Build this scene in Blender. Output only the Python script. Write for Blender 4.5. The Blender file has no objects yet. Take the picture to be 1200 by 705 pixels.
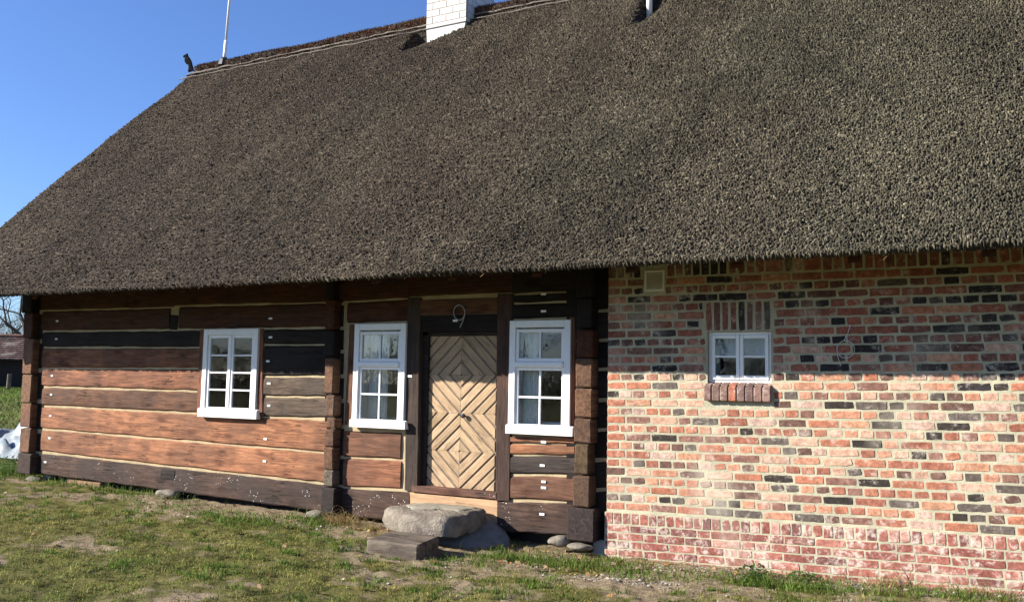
import bpy, math, random
import numpy as np
from mathutils import Vector, Matrix

random.seed(7); RNG = np.random.default_rng(11)
SC = bpy.context.scene
COL = SC.collection
R = math.radians

# ------------------------------------------------------------------ camera
F_PX, YAW, PITCH, ROLL = 1055.7, R(28.473), R(5.217), R(1.067)
CAM = Vector((0, -8.6, 1.55))
fw = Vector((-math.sin(YAW)*math.cos(PITCH), math.cos(YAW)*math.cos(PITCH), math.sin(PITCH)))
r0 = Vector((math.cos(YAW), math.sin(YAW), 0)); u0 = r0.cross(fw)
rt = math.cos(ROLL)*r0 + math.sin(ROLL)*u0
up = -math.sin(ROLL)*r0 + math.cos(ROLL)*u0
cd = bpy.data.cameras.new('camera'); cam = bpy.data.objects.new('camera', cd); COL.objects.link(cam)
cd.sensor_width = 36; cd.lens = F_PX/1200*36; cd.clip_end = 3000; cd.clip_start = .05
M = Matrix((rt, up, -fw)).transposed().to_4x4(); M.translation = CAM
cam.matrix_world = M; SC.camera = cam

# ------------------------------------------------------------------ sky and sun
SUN_AZ, SUN_EL = R(53), R(26)
w = bpy.data.worlds.new('World'); SC.world = w; w.use_nodes = True
nt = w.node_tree; nt.nodes.clear()
sky = nt.nodes.new('ShaderNodeTexSky'); sky.sky_type = 'NISHITA'; sky.sun_disc = False
sky.sun_elevation = SUN_EL; sky.sun_rotation = math.pi + SUN_AZ
sky.air_density = 1.0; sky.dust_density = .5; sky.ozone_density = 1.6; sky.altitude = 50
bg = nt.nodes.new('ShaderNodeBackground'); bg.inputs[1].default_value = .05
wo = nt.nodes.new('ShaderNodeOutputWorld')
wbm = nt.nodes.new('ShaderNodeVectorMath'); wbm.operation = 'MULTIPLY'; wbm.inputs[1].default_value = (.88, 1.16, 1.76)   # the camera's white balance
nt.links.new(sky.outputs[0], wbm.inputs[0]); nt.links.new(wbm.outputs[0], bg.inputs[0]); nt.links.new(bg.outputs[0], wo.inputs[0])
sd = bpy.data.lights.new('sun', 'SUN'); sd.energy = 5.0; sd.angle = R(.5); sd.color = (1, .945, .85)
so = bpy.data.objects.new('sun', sd); COL.objects.link(so)
so.rotation_euler = Vector((math.sin(SUN_AZ)*math.cos(SUN_EL), math.cos(SUN_AZ)*math.cos(SUN_EL), -math.sin(SUN_EL))).to_track_quat('-Z', 'Y').to_euler()
SC.view_settings.view_transform = 'Standard'; SC.view_settings.look = 'None'
SC.view_settings.gamma = 1; SC.view_settings.exposure = 1.2

# ------------------------------------------------------------------ helpers
def W(px, py, y=0.0):
    """point of the facade plane at depth y that stands at this place of the photograph"""
    d = rt*((px-600)/F_PX) - up*((py-352.5)/F_PX) + fw
    return CAM + d*((y-CAM.y)/d.y)
def wx(px, py, y=0.): return W(px, py, y).x
def wz(px, py, y=0.): return W(px, py, y).z

class MB:
    def __init__(s): s.v = []; s.f = []; s.t = []; s.g = []; s.mi = []
    def add(s, vs, fs, tint=(1,1,1,0), gc=None, mi=0):
        o = len(s.v); s.v += [tuple(v) for v in vs]
        s.f += [tuple(i+o for i in f) for f in fs]; s.mi += [mi]*len(fs)
        tint = tuple(tint) if len(tint) == 4 else tuple(tint)+(0,)
        s.t += [tint]*len(vs)
        s.g += [tuple(g) for g in gc] if gc is not None else [tuple(v) for v in vs]
    def box(s, x0, x1, y0, y1, z0, z1, tint=(1,1,1,0), b=0.0, off=(0,0,0), mi=0):
        P = [(x0,y0,z0),(x1,y0,z0),(x1,y1,z0),(x0,y1,z0),(x0,y0,z1),(x1,y0,z1),(x1,y1,z1),(x0,y1,z1)]
        s.hexa(P, tint, b, off, mi)
    def hexa(s, P, tint=(1,1,1,0), b=0.0, off=(0,0,0), mi=0):
        """box from 8 corners (bottom 4 then top 4), optional bevel b by per-face inset"""
        F = [(0,3,2,1),(4,5,6,7),(0,1,5,4),(1,2,6,5),(2,3,7,6),(3,0,4,7)]
        P = [Vector(p) for p in P]
        if b <= 0:
            s.add(P, F, tint, [p+Vector(off) for p in P], mi); return
        vs = []; fs = []; idx = {}
        for fi, f in enumerate(F):
            n = len(f); base = len(vs)
            for k in range(n):
                p = P[f[k]]; a = (P[f[(k+1)%n]]-p); c = (P[f[k-1]]-p)
                bb = min(b, a.length*.4, c.length*.4)
                vs.append(p + a.normalized()*bb + c.normalized()*bb); idx[(fi, f[k])] = base+k
            fs.append(tuple(range(base, base+n)))
        edges = {}
        for fi, f in enumerate(F):
            for k in range(4):
                a, c = f[k], f[(k+1)%4]
                edges.setdefault(frozenset((a,c)), []).append((fi, a, c))
        for e in edges.values():
            (f1,a,c),(f2,_,_) = e
            fs.append((idx[(f1,c)], idx[(f1,a)], idx[(f2,a)], idx[(f2,c)]))
        for vi in range(8):
            fl = [i for i, f in enumerate(F) if vi in f]
            ctr = sum((vs[idx[(i,vi)]] for i in fl), Vector())/3
            a, c, d = [idx[(i,vi)] for i in fl]
            nrm = (vs[c]-vs[a]).cross(vs[d]-vs[a]); cen = sum(P, Vector())/8
            fs.append((a,c,d) if nrm.dot(ctr-cen) > 0 else (a,d,c))
        s.add(vs, fs, tint, [v+Vector(off) for v in vs], mi)
    def tube(s, pts, rads, n=8, tint=(1,1,1,0), cap=True, mi=0):
        pts = [Vector(p) for p in pts]
        if not hasattr(rads, '__len__'): rads = [rads]*len(pts)
        vs = []; fs = []; gc = []; L = 0
        for i, p in enumerate(pts):
            t = (pts[min(i+1,len(pts)-1)]-pts[max(i-1,0)]).normalized()
            a = t.orthogonal().normalized() if i == 0 else (a - t*a.dot(t)).normalized()
            c = t.cross(a)
            if i: L += (p-pts[i-1]).length
            for k in range(n):
                an = 2*math.pi*k/n
                vs.append(p + (a*math.cos(an)+c*math.sin(an))*rads[i]); gc.append((L, math.cos(an)*rads[i], math.sin(an)*rads[i]))
        for i in range(len(pts)-1):
            for k in range(n):
                fs.append((i*n+k, i*n+(k+1)%n, (i+1)*n+(k+1)%n, (i+1)*n+k))
        if cap:
            fs.append(tuple(range(n-1,-1,-1))); fs.append(tuple((len(pts)-1)*n+k for k in range(n)))
        s.add(vs, fs, tint, gc, mi)
    def build(s, name, mats, parent=None, smooth=False, label=None):
        me = bpy.data.meshes.new(name); me.from_pydata(s.v, [], s.f); me.update()
        a = me.color_attributes.new('tint', 'FLOAT_COLOR', 'POINT'); a.data.foreach_set('color', np.array(s.t, np.float32).ravel())
        g = me.attributes.new('gc', 'FLOAT_VECTOR', 'POINT'); g.data.foreach_set('vector', np.array(s.g, np.float32).ravel())
        if not isinstance(mats, (list, tuple)): mats = [mats]
        for m in mats: me.materials.append(m)
        me.polygons.foreach_set('material_index', s.mi)
        if smooth: me.polygons.foreach_set('use_smooth', [True]*len(me.polygons))
        return link(name, me, parent, label)

def link(name, me, parent=None, label=None):
    o = bpy.data.objects.new(name, me); COL.objects.link(o)
    if parent is not None: o.parent = parent; o.matrix_parent_inverse = parent.matrix_world.inverted()
    if label: o['label'] = label
    return o
def empty(name, loc, label, cat, group=None):
    o = bpy.data.objects.new(name, None); COL.objects.link(o); o.location = loc; o['label'] = label; o['category'] = cat
    o.matrix_world = Matrix.Translation(Vector(loc))
    if group: o['group'] = group
    return o
def tag(o, label=None, cat=None, group=None, kind=None):
    if label: o['label'] = label
    if cat: o['category'] = cat
    if group: o['group'] = group
    if kind: o['kind'] = kind
    return o
def np_mesh(name, V, faces_list, mats, tint=None, parent=None, gc=None):
    """V (n,3); faces_list: list of int arrays (m,k)"""
    me = bpy.data.meshes.new(name); V = np.asarray(V, np.float32)
    me.vertices.add(len(V)); me.vertices.foreach_set('co', V.ravel())
    loops = np.concatenate([f.ravel() for f in faces_list]); tot = np.concatenate([np.full(len(f), f.shape[1]) for f in faces_list])
    start = np.concatenate([[0], np.cumsum(tot)[:-1]])
    me.loops.add(len(loops)); me.loops.foreach_set('vertex_index', loops.astype(np.int32))
    me.polygons.add(len(tot)); me.polygons.foreach_set('loop_start', start.astype(np.int32)); me.polygons.foreach_set('loop_total', tot.astype(np.int32))
    me.update(calc_edges=True); me.validate()
    if tint is not None:
        a = me.color_attributes.new('tint', 'FLOAT_COLOR', 'POINT'); T = np.ones((len(V),4), np.float32); T[:, :3] = tint; a.data.foreach_set('color', T.ravel())
    g = me.attributes.new('gc', 'FLOAT_VECTOR', 'POINT'); g.data.foreach_set('vector', (V if gc is None else np.asarray(gc, np.float32)).ravel())
    for m in (mats if isinstance(mats, (list,tuple)) else [mats]): me.materials.append(m)
    return link(name, me, parent)

def vnoise(x, y, seed=0):
    """smooth value noise, numpy"""
    xi = np.floor(x).astype(np.int64); yi = np.floor(y).astype(np.int64); fx = x-xi; fy = y-yi
    fx = fx*fx*(3-2*fx); fy = fy*fy*(3-2*fy)
    def h(a, b):
        n = (a*374761393 + b*668265263 + seed*144665) & 0x7fffffff
        n = ((n ^ (n >> 13))*1274126177) & 0x7fffffff
        return ((n ^ (n >> 16)) & 0xffff)/65535.
    return (h(xi,yi)*(1-fx)+h(xi+1,yi)*fx)*(1-fy) + (h(xi,yi+1)*(1-fx)+h(xi+1,yi+1)*fx)*fy

# ------------------------------------------------------------------ materials
class NT:
    def __init__(s, name):
        s.m = bpy.data.materials.new(name); s.m.use_nodes = True; s.t = s.m.node_tree; s.t.nodes.clear()
        s.out = s.n('ShaderNodeOutputMaterial'); s.p = s.n('ShaderNodeBsdfPrincipled'); s.l(s.p.outputs[0], s.out.inputs[0])
    def n(s, t, **k):
        x = s.t.nodes.new(t)
        for a, b in k.items(): setattr(x, a, b)
        return x
    def l(s, a, b): s.t.links.new(a, b)
    def attr(s, name): x = s.n('ShaderNodeAttribute'); x.attribute_name = name; return x
    def mapping(s, vec, scale): x = s.n('ShaderNodeMapping'); x.inputs['Scale'].default_value = scale; s.l(vec, x.inputs[0]); return x.outputs[0]
    def noise(s, vec, sc, det=4, rough=.6, dist=0):
        x = s.n('ShaderNodeTexNoise'); x.inputs['Scale'].default_value = sc; x.inputs['Detail'].default_value = det; x.inputs['Roughness'].default_value = rough; x.inputs['Distortion'].default_value = dist
        s.l(vec, x.inputs['Vector']); return x.outputs['Fac']
    def ramp(s, fac, a, b, v0=0., v1=1.):
        x = s.n('ShaderNodeMapRange'); x.inputs[1].default_value = a; x.inputs[2].default_value = b; x.inputs[3].default_value = v0; x.inputs[4].default_value = v1
        x.interpolation_type = 'SMOOTHSTEP'; s.l(fac, x.inputs[0]); return x.outputs[0]
    def mix(s, fac, a, b, mode='MIX'):
        x = s.n('ShaderNodeMix'); x.data_type = 'RGBA'; x.blend_type = mode
        for i, v in ((0, fac), (6, a), (7, b)):
            if hasattr(v, 'is_linked') or hasattr(v, 'links'): s.l(v, x.inputs[i])
            elif i == 0: x.inputs[0].default_value = v
            else: x.inputs[i].default_value = tuple(v)+(1,) if len(v) == 3 else v
        return x.outputs[2]
    def math(s, op, a, b=0.):
        x = s.n('ShaderNodeMath'); x.operation = op
        for i, v in ((0,a),(1,b)):
            if isinstance(v, (int, float)): x.inputs[i].default_value = v
            else: s.l(v, x.inputs[i])
        return x.outputs[0]
    def bump(s, h, strength, dist=.01):
        x = s.n('ShaderNodeBump'); x.inputs['Strength'].default_value = strength; x.inputs['Distance'].default_value = dist
        s.l(h, x.inputs['Height'])
        if s.p.inputs['Normal'].links: s.l(s.p.inputs['Normal'].links[0].from_socket, x.inputs['Normal'])
        s.l(x.outputs[0], s.p.inputs['Normal'])
    def col(s, c): 
        if hasattr(c, 'links'): s.l(c, s.p.inputs['Base Color'])
        else: s.p.inputs['Base Color'].default_value = tuple(c)+(1,)
    def rough(s, r, spec=.3): s.p.inputs['Roughness'].default_value = r; s.p.inputs['Specular IOR Level'].default_value = spec

def mat_wood(name, flecks=.0, knots=1., weather=.5, con=1.):
    """old hewn wood; per-vertex 'tint' gives the board's own colour"""
    m = NT(name); g = m.attr('gc').outputs['Vector']; t = m.attr('tint').outputs['Color']
    gs = m.mapping(g, (1., 9, 9)); gf = m.mapping(g, (2.2, 60, 60)); gk = m.mapping(g, (1., 2.2, 2.2))
    n1 = m.noise(gs, 3.2, 5, .65, .6); n2 = m.noise(gf, 2.5, 3, .7); n3 = m.noise(g, 1.7, 3, .5)
    c = m.mix(m.ramp(n1, .3, .72), m.mix(1., t, tuple(1-(1-q)*con for q in (.5,.46,.44)), 'MULTIPLY'), m.mix(1., t, (1+.2*con,1+.17*con,1+.1*con), 'MULTIPLY'))
    c = m.mix(m.ramp(n3, .40, .62, 0, .85*weather), c, m.mix(.55, m.mix(1., t, (.3,.3,.32), 'MULTIPLY'), (.045,.038,.034)))
    c = m.mix(m.ramp(n2, .48, .72, 0, .55*con), c, m.mix(1., t, (.42,.38,.36), 'MULTIPLY'))
    c = m.mix(m.math('MULTIPLY', m.ramp(m.noise(m.mapping(g, (.5, 5, 5)), 3.4, 4, .6, .8), .55, .68), .5*con), c, m.mix(1., t, (.28,.24,.23), 'MULTIPLY'))
    vk = m.n('ShaderNodeTexVoronoi'); vk.inputs['Scale'].default_value = 2.3; m.l(gk, vk.inputs['Vector'])
    kn = m.ramp(vk.outputs['Distance'], .05, .34, 1, 0)
    c = m.mix(m.math('MULTIPLY', kn, m.math('MULTIPLY', m.ramp(n2, .3, .7, .45, 1.), .95*knots)), c, m.mix(1., t, (.2,.12,.1), 'MULTIPLY'))
    crk = m.ramp(m.noise(m.mapping(g, (.35, 16, 16)), 2.6, 2, .5, .3), .50, .516, 0, 1); crk2 = m.ramp(m.noise(m.mapping(g, (.35, 16, 16)), 2.6, 2, .5, .3), .516, .532, 1, 0)
    cr = m.math('MULTIPLY', m.math('MULTIPLY', crk, crk2), m.ramp(m.noise(g, 2.1, 2), .50, .60))
    c = m.mix(m.math('MULTIPLY', cr, .85*con), c, (.012,.009,.008))
    if flecks > 0:
        v = m.n('ShaderNodeTexVoronoi'); v.inputs['Scale'].default_value = 26; m.l(m.mapping(g, (1,1,1.5)), v.inputs['Vector'])
        fl = m.math('MULTIPLY', m.ramp(v.outputs['Distance'], .14, .2, 1, 0), m.ramp(m.noise(g, 3.1, 2), .56, .66, 0, flecks))
        c = m.mix(fl, c, (.7,.68,.64))
    m.col(c); m.rough(.82, .25)
    m.bump(m.math('SUBTRACT', m.math('ADD', m.math('MULTIPLY', n1, .5), m.math('MULTIPLY', n2, .45)), m.math('MULTIPLY', cr, .8)), .8, .012)
    return m.m
def mat_plain(name, c, rough=.6, spec=.4, nscale=8, var=.15, bump=.15, bd=.004, metallic=0):
    m = NT(name); tc = m.n('ShaderNodeTexCoord').outputs['Object']; n = m.noise(tc, nscale, 5, .65)
    m.col(m.mix(m.ramp(n, .3, .7), tuple(x*(1-var) for x in c), tuple(min(1,x*(1+var)) for x in c)))
    m.rough(rough, spec); m.p.inputs['Metallic'].default_value = metallic
    if bump: m.bump(m.noise(tc, nscale*4, 4, .7), bump, bd)
    return m.m
def mat_tint(name, rough=.9, spec=.15, var=.25, nscale=40, bump=.4, bd=.006, trans=0):
    m = NT(name); tc = m.n('ShaderNodeTexCoord').outputs['Object']; t = m.attr('tint').outputs['Color']; n = m.noise(tc, nscale, 3, .6)
    m.col(m.mix(m.ramp(n, .25, .75), m.mix(1., t, (1-var,)*3, 'MULTIPLY'), m.mix(1., t, (1+var,)*3, 'MULTIPLY')))
    m.rough(rough, spec)
    if bump: m.bump(n, bump, bd)
    if trans:
        tr = m.n('ShaderNodeBsdfTranslucent'); mx = m.n('ShaderNodeMixShader'); mx.inputs[0].default_value = trans
        m.l(t, tr.inputs[0]); m.l(m.p.outputs[0], mx.inputs[1]); m.l(tr.outputs[0], mx.inputs[2]); m.l(mx.outputs[0], m.out.inputs[0])
    return m.m
def mat_brick(name, lime=.5, lt=.52):
    m = NT(name); tc = m.n('ShaderNodeTexCoord').outputs['Object']; ta = m.attr('tint'); t = ta.outputs['Color']
    n1 = m.noise(tc, 22, 5, .7); n2 = m.noise(tc, 65, 4, .75); n3 = m.noise(tc, 9, 5, .75, .4); n4 = m.noise(m.mapping(tc, (1,1,1.7)), 3.3, 5, .72)
    c = m.mix(m.ramp(n1, .3, .72), m.mix(1., t, (.62,.58,.58), 'MULTIPLY'), m.mix(1., t, (1.25,1.22,1.2), 'MULTIPLY'))
    c = m.mix(m.ramp(n2, .5, .66, 0, .65), c, m.mix(1., t, (.4,.34,.34), 'MULTIPLY'))
    c = m.mix(m.math('MULTIPLY', m.ramp(n3, lt, lt+.16), m.ramp(n1, .36, .6, .15, lime)), c, (.56,.48,.41))
    c = m.mix(m.ramp(n4, .58, .72, 0, .5), c, m.mix(1., t, (.4,.4,.45), 'MULTIPLY'))
    n5 = m.noise(tc, 1.1, 4, .6); c = m.mix(m.ramp(n5, .52, .72, 0, .45), c, (.50,.44,.36))
    m.col(c); m.rough(.9, .2); m.bump(m.math('ADD', n1, m.math('MULTIPLY', n2, .5)), .75, .008)
    return m.m
def mat_mortar(name, c=(.43,.40,.285)):
    m = NT(name); tc = m.n('ShaderNodeTexCoord').outputs['Object']
    n1 = m.noise(tc, 5, 5, .7); n2 = m.noise(tc, 120, 3, .7)
    a = m.mix(m.ramp(n1, .3, .7), tuple(x*.8 for x in c), tuple(x*1.12 for x in c))
    a = m.mix(m.ramp(n2, .35, .7, 0, .3), a, tuple(x*.55 for x in c))
    m.col(a); m.rough(.95, .1); m.bump(n2, .6, .006); m.bump(m.noise(tc, 25, 3), .5, .01)
    return m.m
def mat_glass(name):
    m = NT(name); tc = m.n('ShaderNodeTexCoord').outputs['Object']
    gl = m.n('ShaderNodeBsdfGlossy'); gl.inputs['Roughness'].default_value = .004
    tr = m.n('ShaderNodeBsdfTransparent'); tr.inputs[0].default_value = (.98,.99,.98,1)
    fr = m.n('ShaderNodeFresnel'); fr.inputs[0].default_value = 1.5
    b = m.n('ShaderNodeBump'); b.inputs['Strength'].default_value = .12; b.inputs['Distance'].default_value = .01
    m.l(m.noise(tc, 5, 2, .5), b.inputs['Height']); m.l(b.outputs[0], gl.inputs['Normal'])
    mx = m.n('ShaderNodeMixShader'); m.l(fr.outputs[0], mx.inputs[0]); m.l(tr.outputs[0], mx.inputs[1]); m.l(gl.outputs[0], mx.inputs[2]); m.l(mx.outputs[0], m.out.inputs[0])
    return m.m

M_WOOD = mat_wood('hewn_wood'); M_SILL = mat_wood('sill_wood', flecks=1.3, weather=.8, con=1.15); M_DARK = mat_wood('dark_wood', knots=.3, weather=.4)
M_BOARD = mat_wood('fresh_board', knots=.3, weather=.15, con=.42)
M_CHINK = mat_mortar('clay_chinking', (.44,.35,.215)); M_MORTAR = mat_mortar('lime_mortar')
M_BRICK = mat_brick('old_brick', .65); M_BASE = mat_brick('base_brick', .95, .46)
M_WHITE = mat_plain('white_paint', (.80,.80,.79), .45, .4, 14, .03, .08, .002)
M_REVEAL = mat_plain('reveal_plaster', (.88,.87,.85), .9, .2, 6, .06)
M_ROOM = mat_plain('room_plaster', (.34,.32,.29), .9, .2, 2, .2)
M_GLASS = mat_glass('window_glass')
M_THATCH = mat_tint('reed_thatch', .88, .2, .35, 55, .6, .01)
M_IRON = mat_plain('black_iron', (.02,.02,.02), .45, .5, 30, .2)
M_ZINC = mat_plain('galvanised_wire', (.55,.55,.54), .4, .5, 30, .1, 0, 0, .6)
M_STONE = mat_plain('field_stone', (.20,.175,.14), .9, .2, 7, .28, .6, .02)
M_TAG = mat_plain('paper_tag', (.78,.78,.76), .6, .3, 20, .05, 0)

# ------------------------------------------------------------------ ground
def ground_base(X, y):
    X = np.asarray(X, float); y = np.asarray(y, float)
    z = np.interp(X, [-60,-30,-16,-12.8,-10,-7.2,-5,-3.5,-1.5,0,3,30], [.55,.25,.06,.0,-.05,-.085,-.13,-.15,-.105,-.06,-.03,0])
    t = np.clip((-y-1.)/3., 0, 1); z = z*(1-t) + (-.07 + np.clip((X+4)*-.004, -.2, .3))*t*1.0
    bank = np.clip((-X-17)/26, 0, 1)*np.clip((y+6)/14, 0, 1); z = z + bank*.35
    return z
def ground_z(X, y):
    return ground_base(X, y) + (vnoise(np.asarray(X)*1.7, np.asarray(y)*1.7, 3)-.5)*.03 + (vnoise(np.asarray(X)*6, np.asarray(y)*6, 5)-.5)*.022 + (vnoise(np.asarray(X)*14, np.asarray(y)*14, 8)-.5)*.026 + (vnoise(np.asarray(X)*31, np.asarray(y)*31, 9)-.5)*.016
def lawn(X, y):
    """0 bare soil .. 1 grassy"""
    X = np.asarray(X, float); y = np.asarray(y, float)
    a = vnoise(X*.9+3, y*1.3, 21)*.36 + vnoise(X*2.6, y*3.2, 22)*.32 + vnoise(X*8, y*8, 23)*.32
    d = -y
    s = np.interp(d, [-.3, .15, .5, 1.0, 1.8], [.10, .22, .36, .54, .66])
    bare = np.exp(-((X+8.9)/1.5)**2-((y+.32)/.34)**2)*.7 + np.exp(-((X+3.8)/.9)**2-((y+.35)/.2)**2)*.2 + np.exp(-((X+2.8)/1.3)**2-((y+1.3)/.4)**2)*.5 + np.exp(-((X+1.5)/2.5)**2-((y+.25)/.2)**2)*.3
    lush = np.exp(-((X+3.95)/.55)**2-((y+.72)/.16)**2)*.5 + np.exp(-((X+10.5)/1.2)**2-((y+.35)/.15)**2)*.15 + np.exp(-((X+7.6)/1.2)**2-((y+.75)/.2)**2)*.25 + np.exp(-((X+1.6)/.9)**2-((y+.62)/.12)**2)*.35 + np.exp(-((X+.4)/.5)**2-((y+.5)/.12)**2)*.25
    s = np.where(X < -9.5, s+np.clip((-9.5-X)*.06, 0, .2), s)
    far = np.clip((-X-14.5)*.5, 0, .6)
    return np.clip((a-.5)*1.9 + s + .08 - bare + lush + far, 0, 1)
def patch_grid(name, xs, ys, mat):
    Xg, Yg = np.meshgrid(xs, ys); V = np.stack([Xg, Yg, ground_z(Xg, Yg)], -1).reshape(-1,3)
    nx, ny = len(xs), len(ys); i = np.arange((ny-1)*nx).reshape(ny-1, nx)[:, :-1].ravel()
    lw = lawn(Xg, Yg).ravel()
    T = np.stack([lw, lw, lw], -1)
    o = np_mesh(name, V, [np.stack([i, i+1, i+nx+1, i+nx], -1)], mat, T)
    o.data.polygons.foreach_set('use_smooth', [True]*len(o.data.polygons)); return o
mg = NT('soil_and_moss'); tc = mg.n('ShaderNodeTexCoord').outputs['Object']; la = mg.attr('tint').outputs['Fac']
g1 = mg.noise(tc, 2.2, 6, .7); g2 = mg.noise(tc, 16, 5, .7); g3 = mg.noise(tc, 85, 4, .75)
soil = mg.mix(mg.ramp(g2, .3, .7), (.17,.125,.075), (.36,.285,.185)); soil = mg.mix(mg.ramp(g3, .5, .72, 0, .6), soil, (.08,.055,.035))
moss = mg.mix(mg.ramp(g1, .35, .65), (.145,.135,.036), (.075,.09,.02)); moss = mg.mix(mg.ramp(g2, .35, .7, 0, .7), moss, (.20,.165,.065)); moss = mg.mix(mg.ramp(g3, .5, .7, 0, .7), moss, (.035,.035,.012))
mg.col(mg.mix(mg.ramp(mg.math('ADD', la, mg.math('MULTIPLY', mg.math('SUBTRACT', g2, .5), .8)), .3, .62), soil, moss)); mg.rough(.95, .1)
mg.bump(mg.math('ADD', mg.math('MULTIPLY', g2, .8), mg.math('MULTIPLY', g3, .7)), .9, .03)
near_x = np.arange(-17, 1.6, .03); near_y = np.arange(-5.2, 1.3, .03)
xs = np.concatenate([[-1500,-600,-250,-130,-90,-75], np.arange(-62, -17, 1.5), near_x, np.arange(2, 14, 1.), [20,40,100,300,900,1500]])
ys = np.concatenate([[-1500,-600,-200,-100,-60,-40,-25,-17,-12,-9,-7.5,-6.5], near_y, np.arange(2, 8, .5), np.arange(8, 60, 2.5), [80,120,250,600,1500]])
tag(patch_grid('ground', xs, ys, mg.m), kind='structure')

def scatter_blades(name, X, y, h, wd, cols, lean, mat):
    n = len(X); z = ground_z(X, y); an = RNG.uniform(0, 2*np.pi, n); dx = np.cos(an)*wd/2; dy = np.sin(an)*wd/2
    la_ = RNG.uniform(0, 2*np.pi, n); lx = np.cos(la_)*lean*h; ly = np.sin(la_)*lean*h
    V = np.empty((n, 5, 3)); hh = h
    V[:,0] = np.stack([X-dx, y-dy, z-.005], -1); V[:,1] = np.stack([X+dx, y+dy, z-.005], -1)
    V[:,2] = np.stack([X+dx*.8+lx*.4, y+dy*.8+ly*.4, z+hh*.6], -1); V[:,3] = np.stack([X-dx*.8+lx*.4, y-dy*.8+ly*.4, z+hh*.6], -1)
    V[:,4] = np.stack([X+lx*1.25, y+ly*1.25, z+hh*(1-.35*lean)], -1)
    b = np.arange(n)*5; T = np.repeat(cols, 5, 0)
    return np_mesh(name, V.reshape(-1,3), [np.stack([b,b+1,b+2,b+3], -1), np.stack([b+3,b+2,b+4], -1)], mat, T)
M_GRASS = mat_tint('grass_blades', .7, .25, .15, 20, 0, 0, .35)
N = 620000
X = RNG.uniform(-17, 1.4, N); y = RNG.uniform(-4.8, .0, N)
px_ok = (y > -.25*X*-1 - 99)
lw = lawn(X, y); clump = np.clip((vnoise(X*13, y*13, 45)*.6+vnoise(X*27, y*27, 46)*.4-.36)*5, .08, 1)
keep = (RNG.random(N) < np.clip((lw-.22)*1.25, 0.012, 1)*clump) & ~((X > -3.55) & (y > -.1)) & ~((X>-6)&(X<-4.7)&(y>-.8)) & ~((X>-5.55)&(X<-4.8)&(y>-1.42)&(y<-.8)) & (y < X*.36+2.2+.0*X)
X, y, lw = X[keep], y[keep], lw[keep]; n = len(X)
tone = vnoise(X*1.1, y*1.6, 31)*.6+vnoise(X*5, y*5, 32)*.4
lush = np.exp(-((X+3.95)/.6)**2-((y+.72)/.18)**2) + np.exp(-((X+1.6)/.9)**2-((y+.62)/.13)**2) + .8*np.exp(-((X+7.6)/1.2)**2-((y+.75)/.2)**2) + np.clip((-12.3-X)*1.2, 0, .6)
dryf = np.clip(tone*1.3-.2 - lush + RNG.normal(0, .3, n), 0, 1)[:, None]
gcol = (1-dryf)*np.array([.12,.16,.03]) + dryf*np.array([.31,.26,.085]); gcol = gcol*RNG.uniform(.6, 1.35, (n,1))*(.45+1.1*vnoise(X*5,y*7,37))[:, None]
h = RNG.gamma(2.4, .0055, n)*(.35 + 1.1*vnoise(X*13,y*13,45) + 1.8*np.clip(lush,0,1)) + .005
tag(scatter_blades('grass', X, y, h, RNG.uniform(.003,.0075,n), gcol, RNG.uniform(.2,1.1,n), M_GRASS), 'short patchy green and straw coloured lawn grass in front of the house', 'grass', kind='stuff')
m_ = 90000; Xf = RNG.uniform(-62, -14.3, m_); yf_ = RNG.uniform(.6, 30, m_); kk = np.abs(yf_-(-8.6+(-Xf)*.59)) < 4.5; Xf, yf_ = Xf[kk], yf_[kk]
tag(scatter_blades('meadow_grass', Xf, yf_, RNG.uniform(.04,.13,len(Xf)), RNG.uniform(.015,.04,len(Xf)), np.array([.10,.15,.025])*RNG.uniform(.5,1.5,(len(Xf),1))*(.5+vnoise(Xf*.6,yf_*.6,39))[:,None], RNG.uniform(.2,1.,len(Xf)), M_GRASS), 'green meadow grass between the house corner and the shed', 'grass', kind='stuff')
# taller tufts along the foot of the walls
cl = [(-3.95,-.72,.5,.14,900,.07),(-1.75,-.6,.25,.09,500,.07),(-1.3,-.62,.25,.08,350,.06),(-.4,-.42,.35,.08,500,.06),(-13.6,.25,.5,.3,1500,.09),(-10.9,-.12,.9,.07,700,.08),(-7.1,-.35,.3,.1,500,.07),(-7.9,-.75,.6,.12,700,.05),(-3.3,-.45,.35,.12,400,.06),(-5.9,-1.25,.3,.08,250,.05),(-4.6,-1.2,.3,.1,250,.05),(-9.4,-.5,.7,.1,300,.05),(-2.6,-.75,.4,.08,300,.05), (-14.5,-.2,.6,.3,900,.08)]
cl += [(RNG.uniform(-13.5,.6), -RNG.uniform(.25,3.4), RNG.uniform(.03,.09), RNG.uniform(.02,.05), int(RNG.uniform(25,90)), RNG.uniform(.025,.05)) for _ in range(330)]
X = np.concatenate([RNG.normal(c[0], c[2], c[4]) for c in cl]); y = np.concatenate([RNG.normal(c[1], c[3], c[4]) for c in cl]); h = np.concatenate([RNG.gamma(4, c[5]/4.5, c[4]) for c in cl])
k = ~((X>-6)&(X<-4.6)&(y>-.85)) & ~((X>-5.55)&(X<-4.8)&(y>-1.42)&(y<-.8)) & ~((X > -3.55) & (y > -.13)) & ~((X>-12.7)&(y>.15)); X, y, h = X[k], y[k], h[k]
tag(scatter_blades('grass_tufts', X, y, h, RNG.uniform(.004,.009,len(X)), np.array([.07,.14,.02])*RNG.uniform(.5,1.6,(len(X),1))+RNG.uniform(0,.06,(len(X),1))*np.array([1,.6,.1]), RNG.uniform(.2,1.,len(X)), M_GRASS), 'taller tufts of fresh green grass along the foot of the walls', 'grass', kind='stuff')
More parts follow.
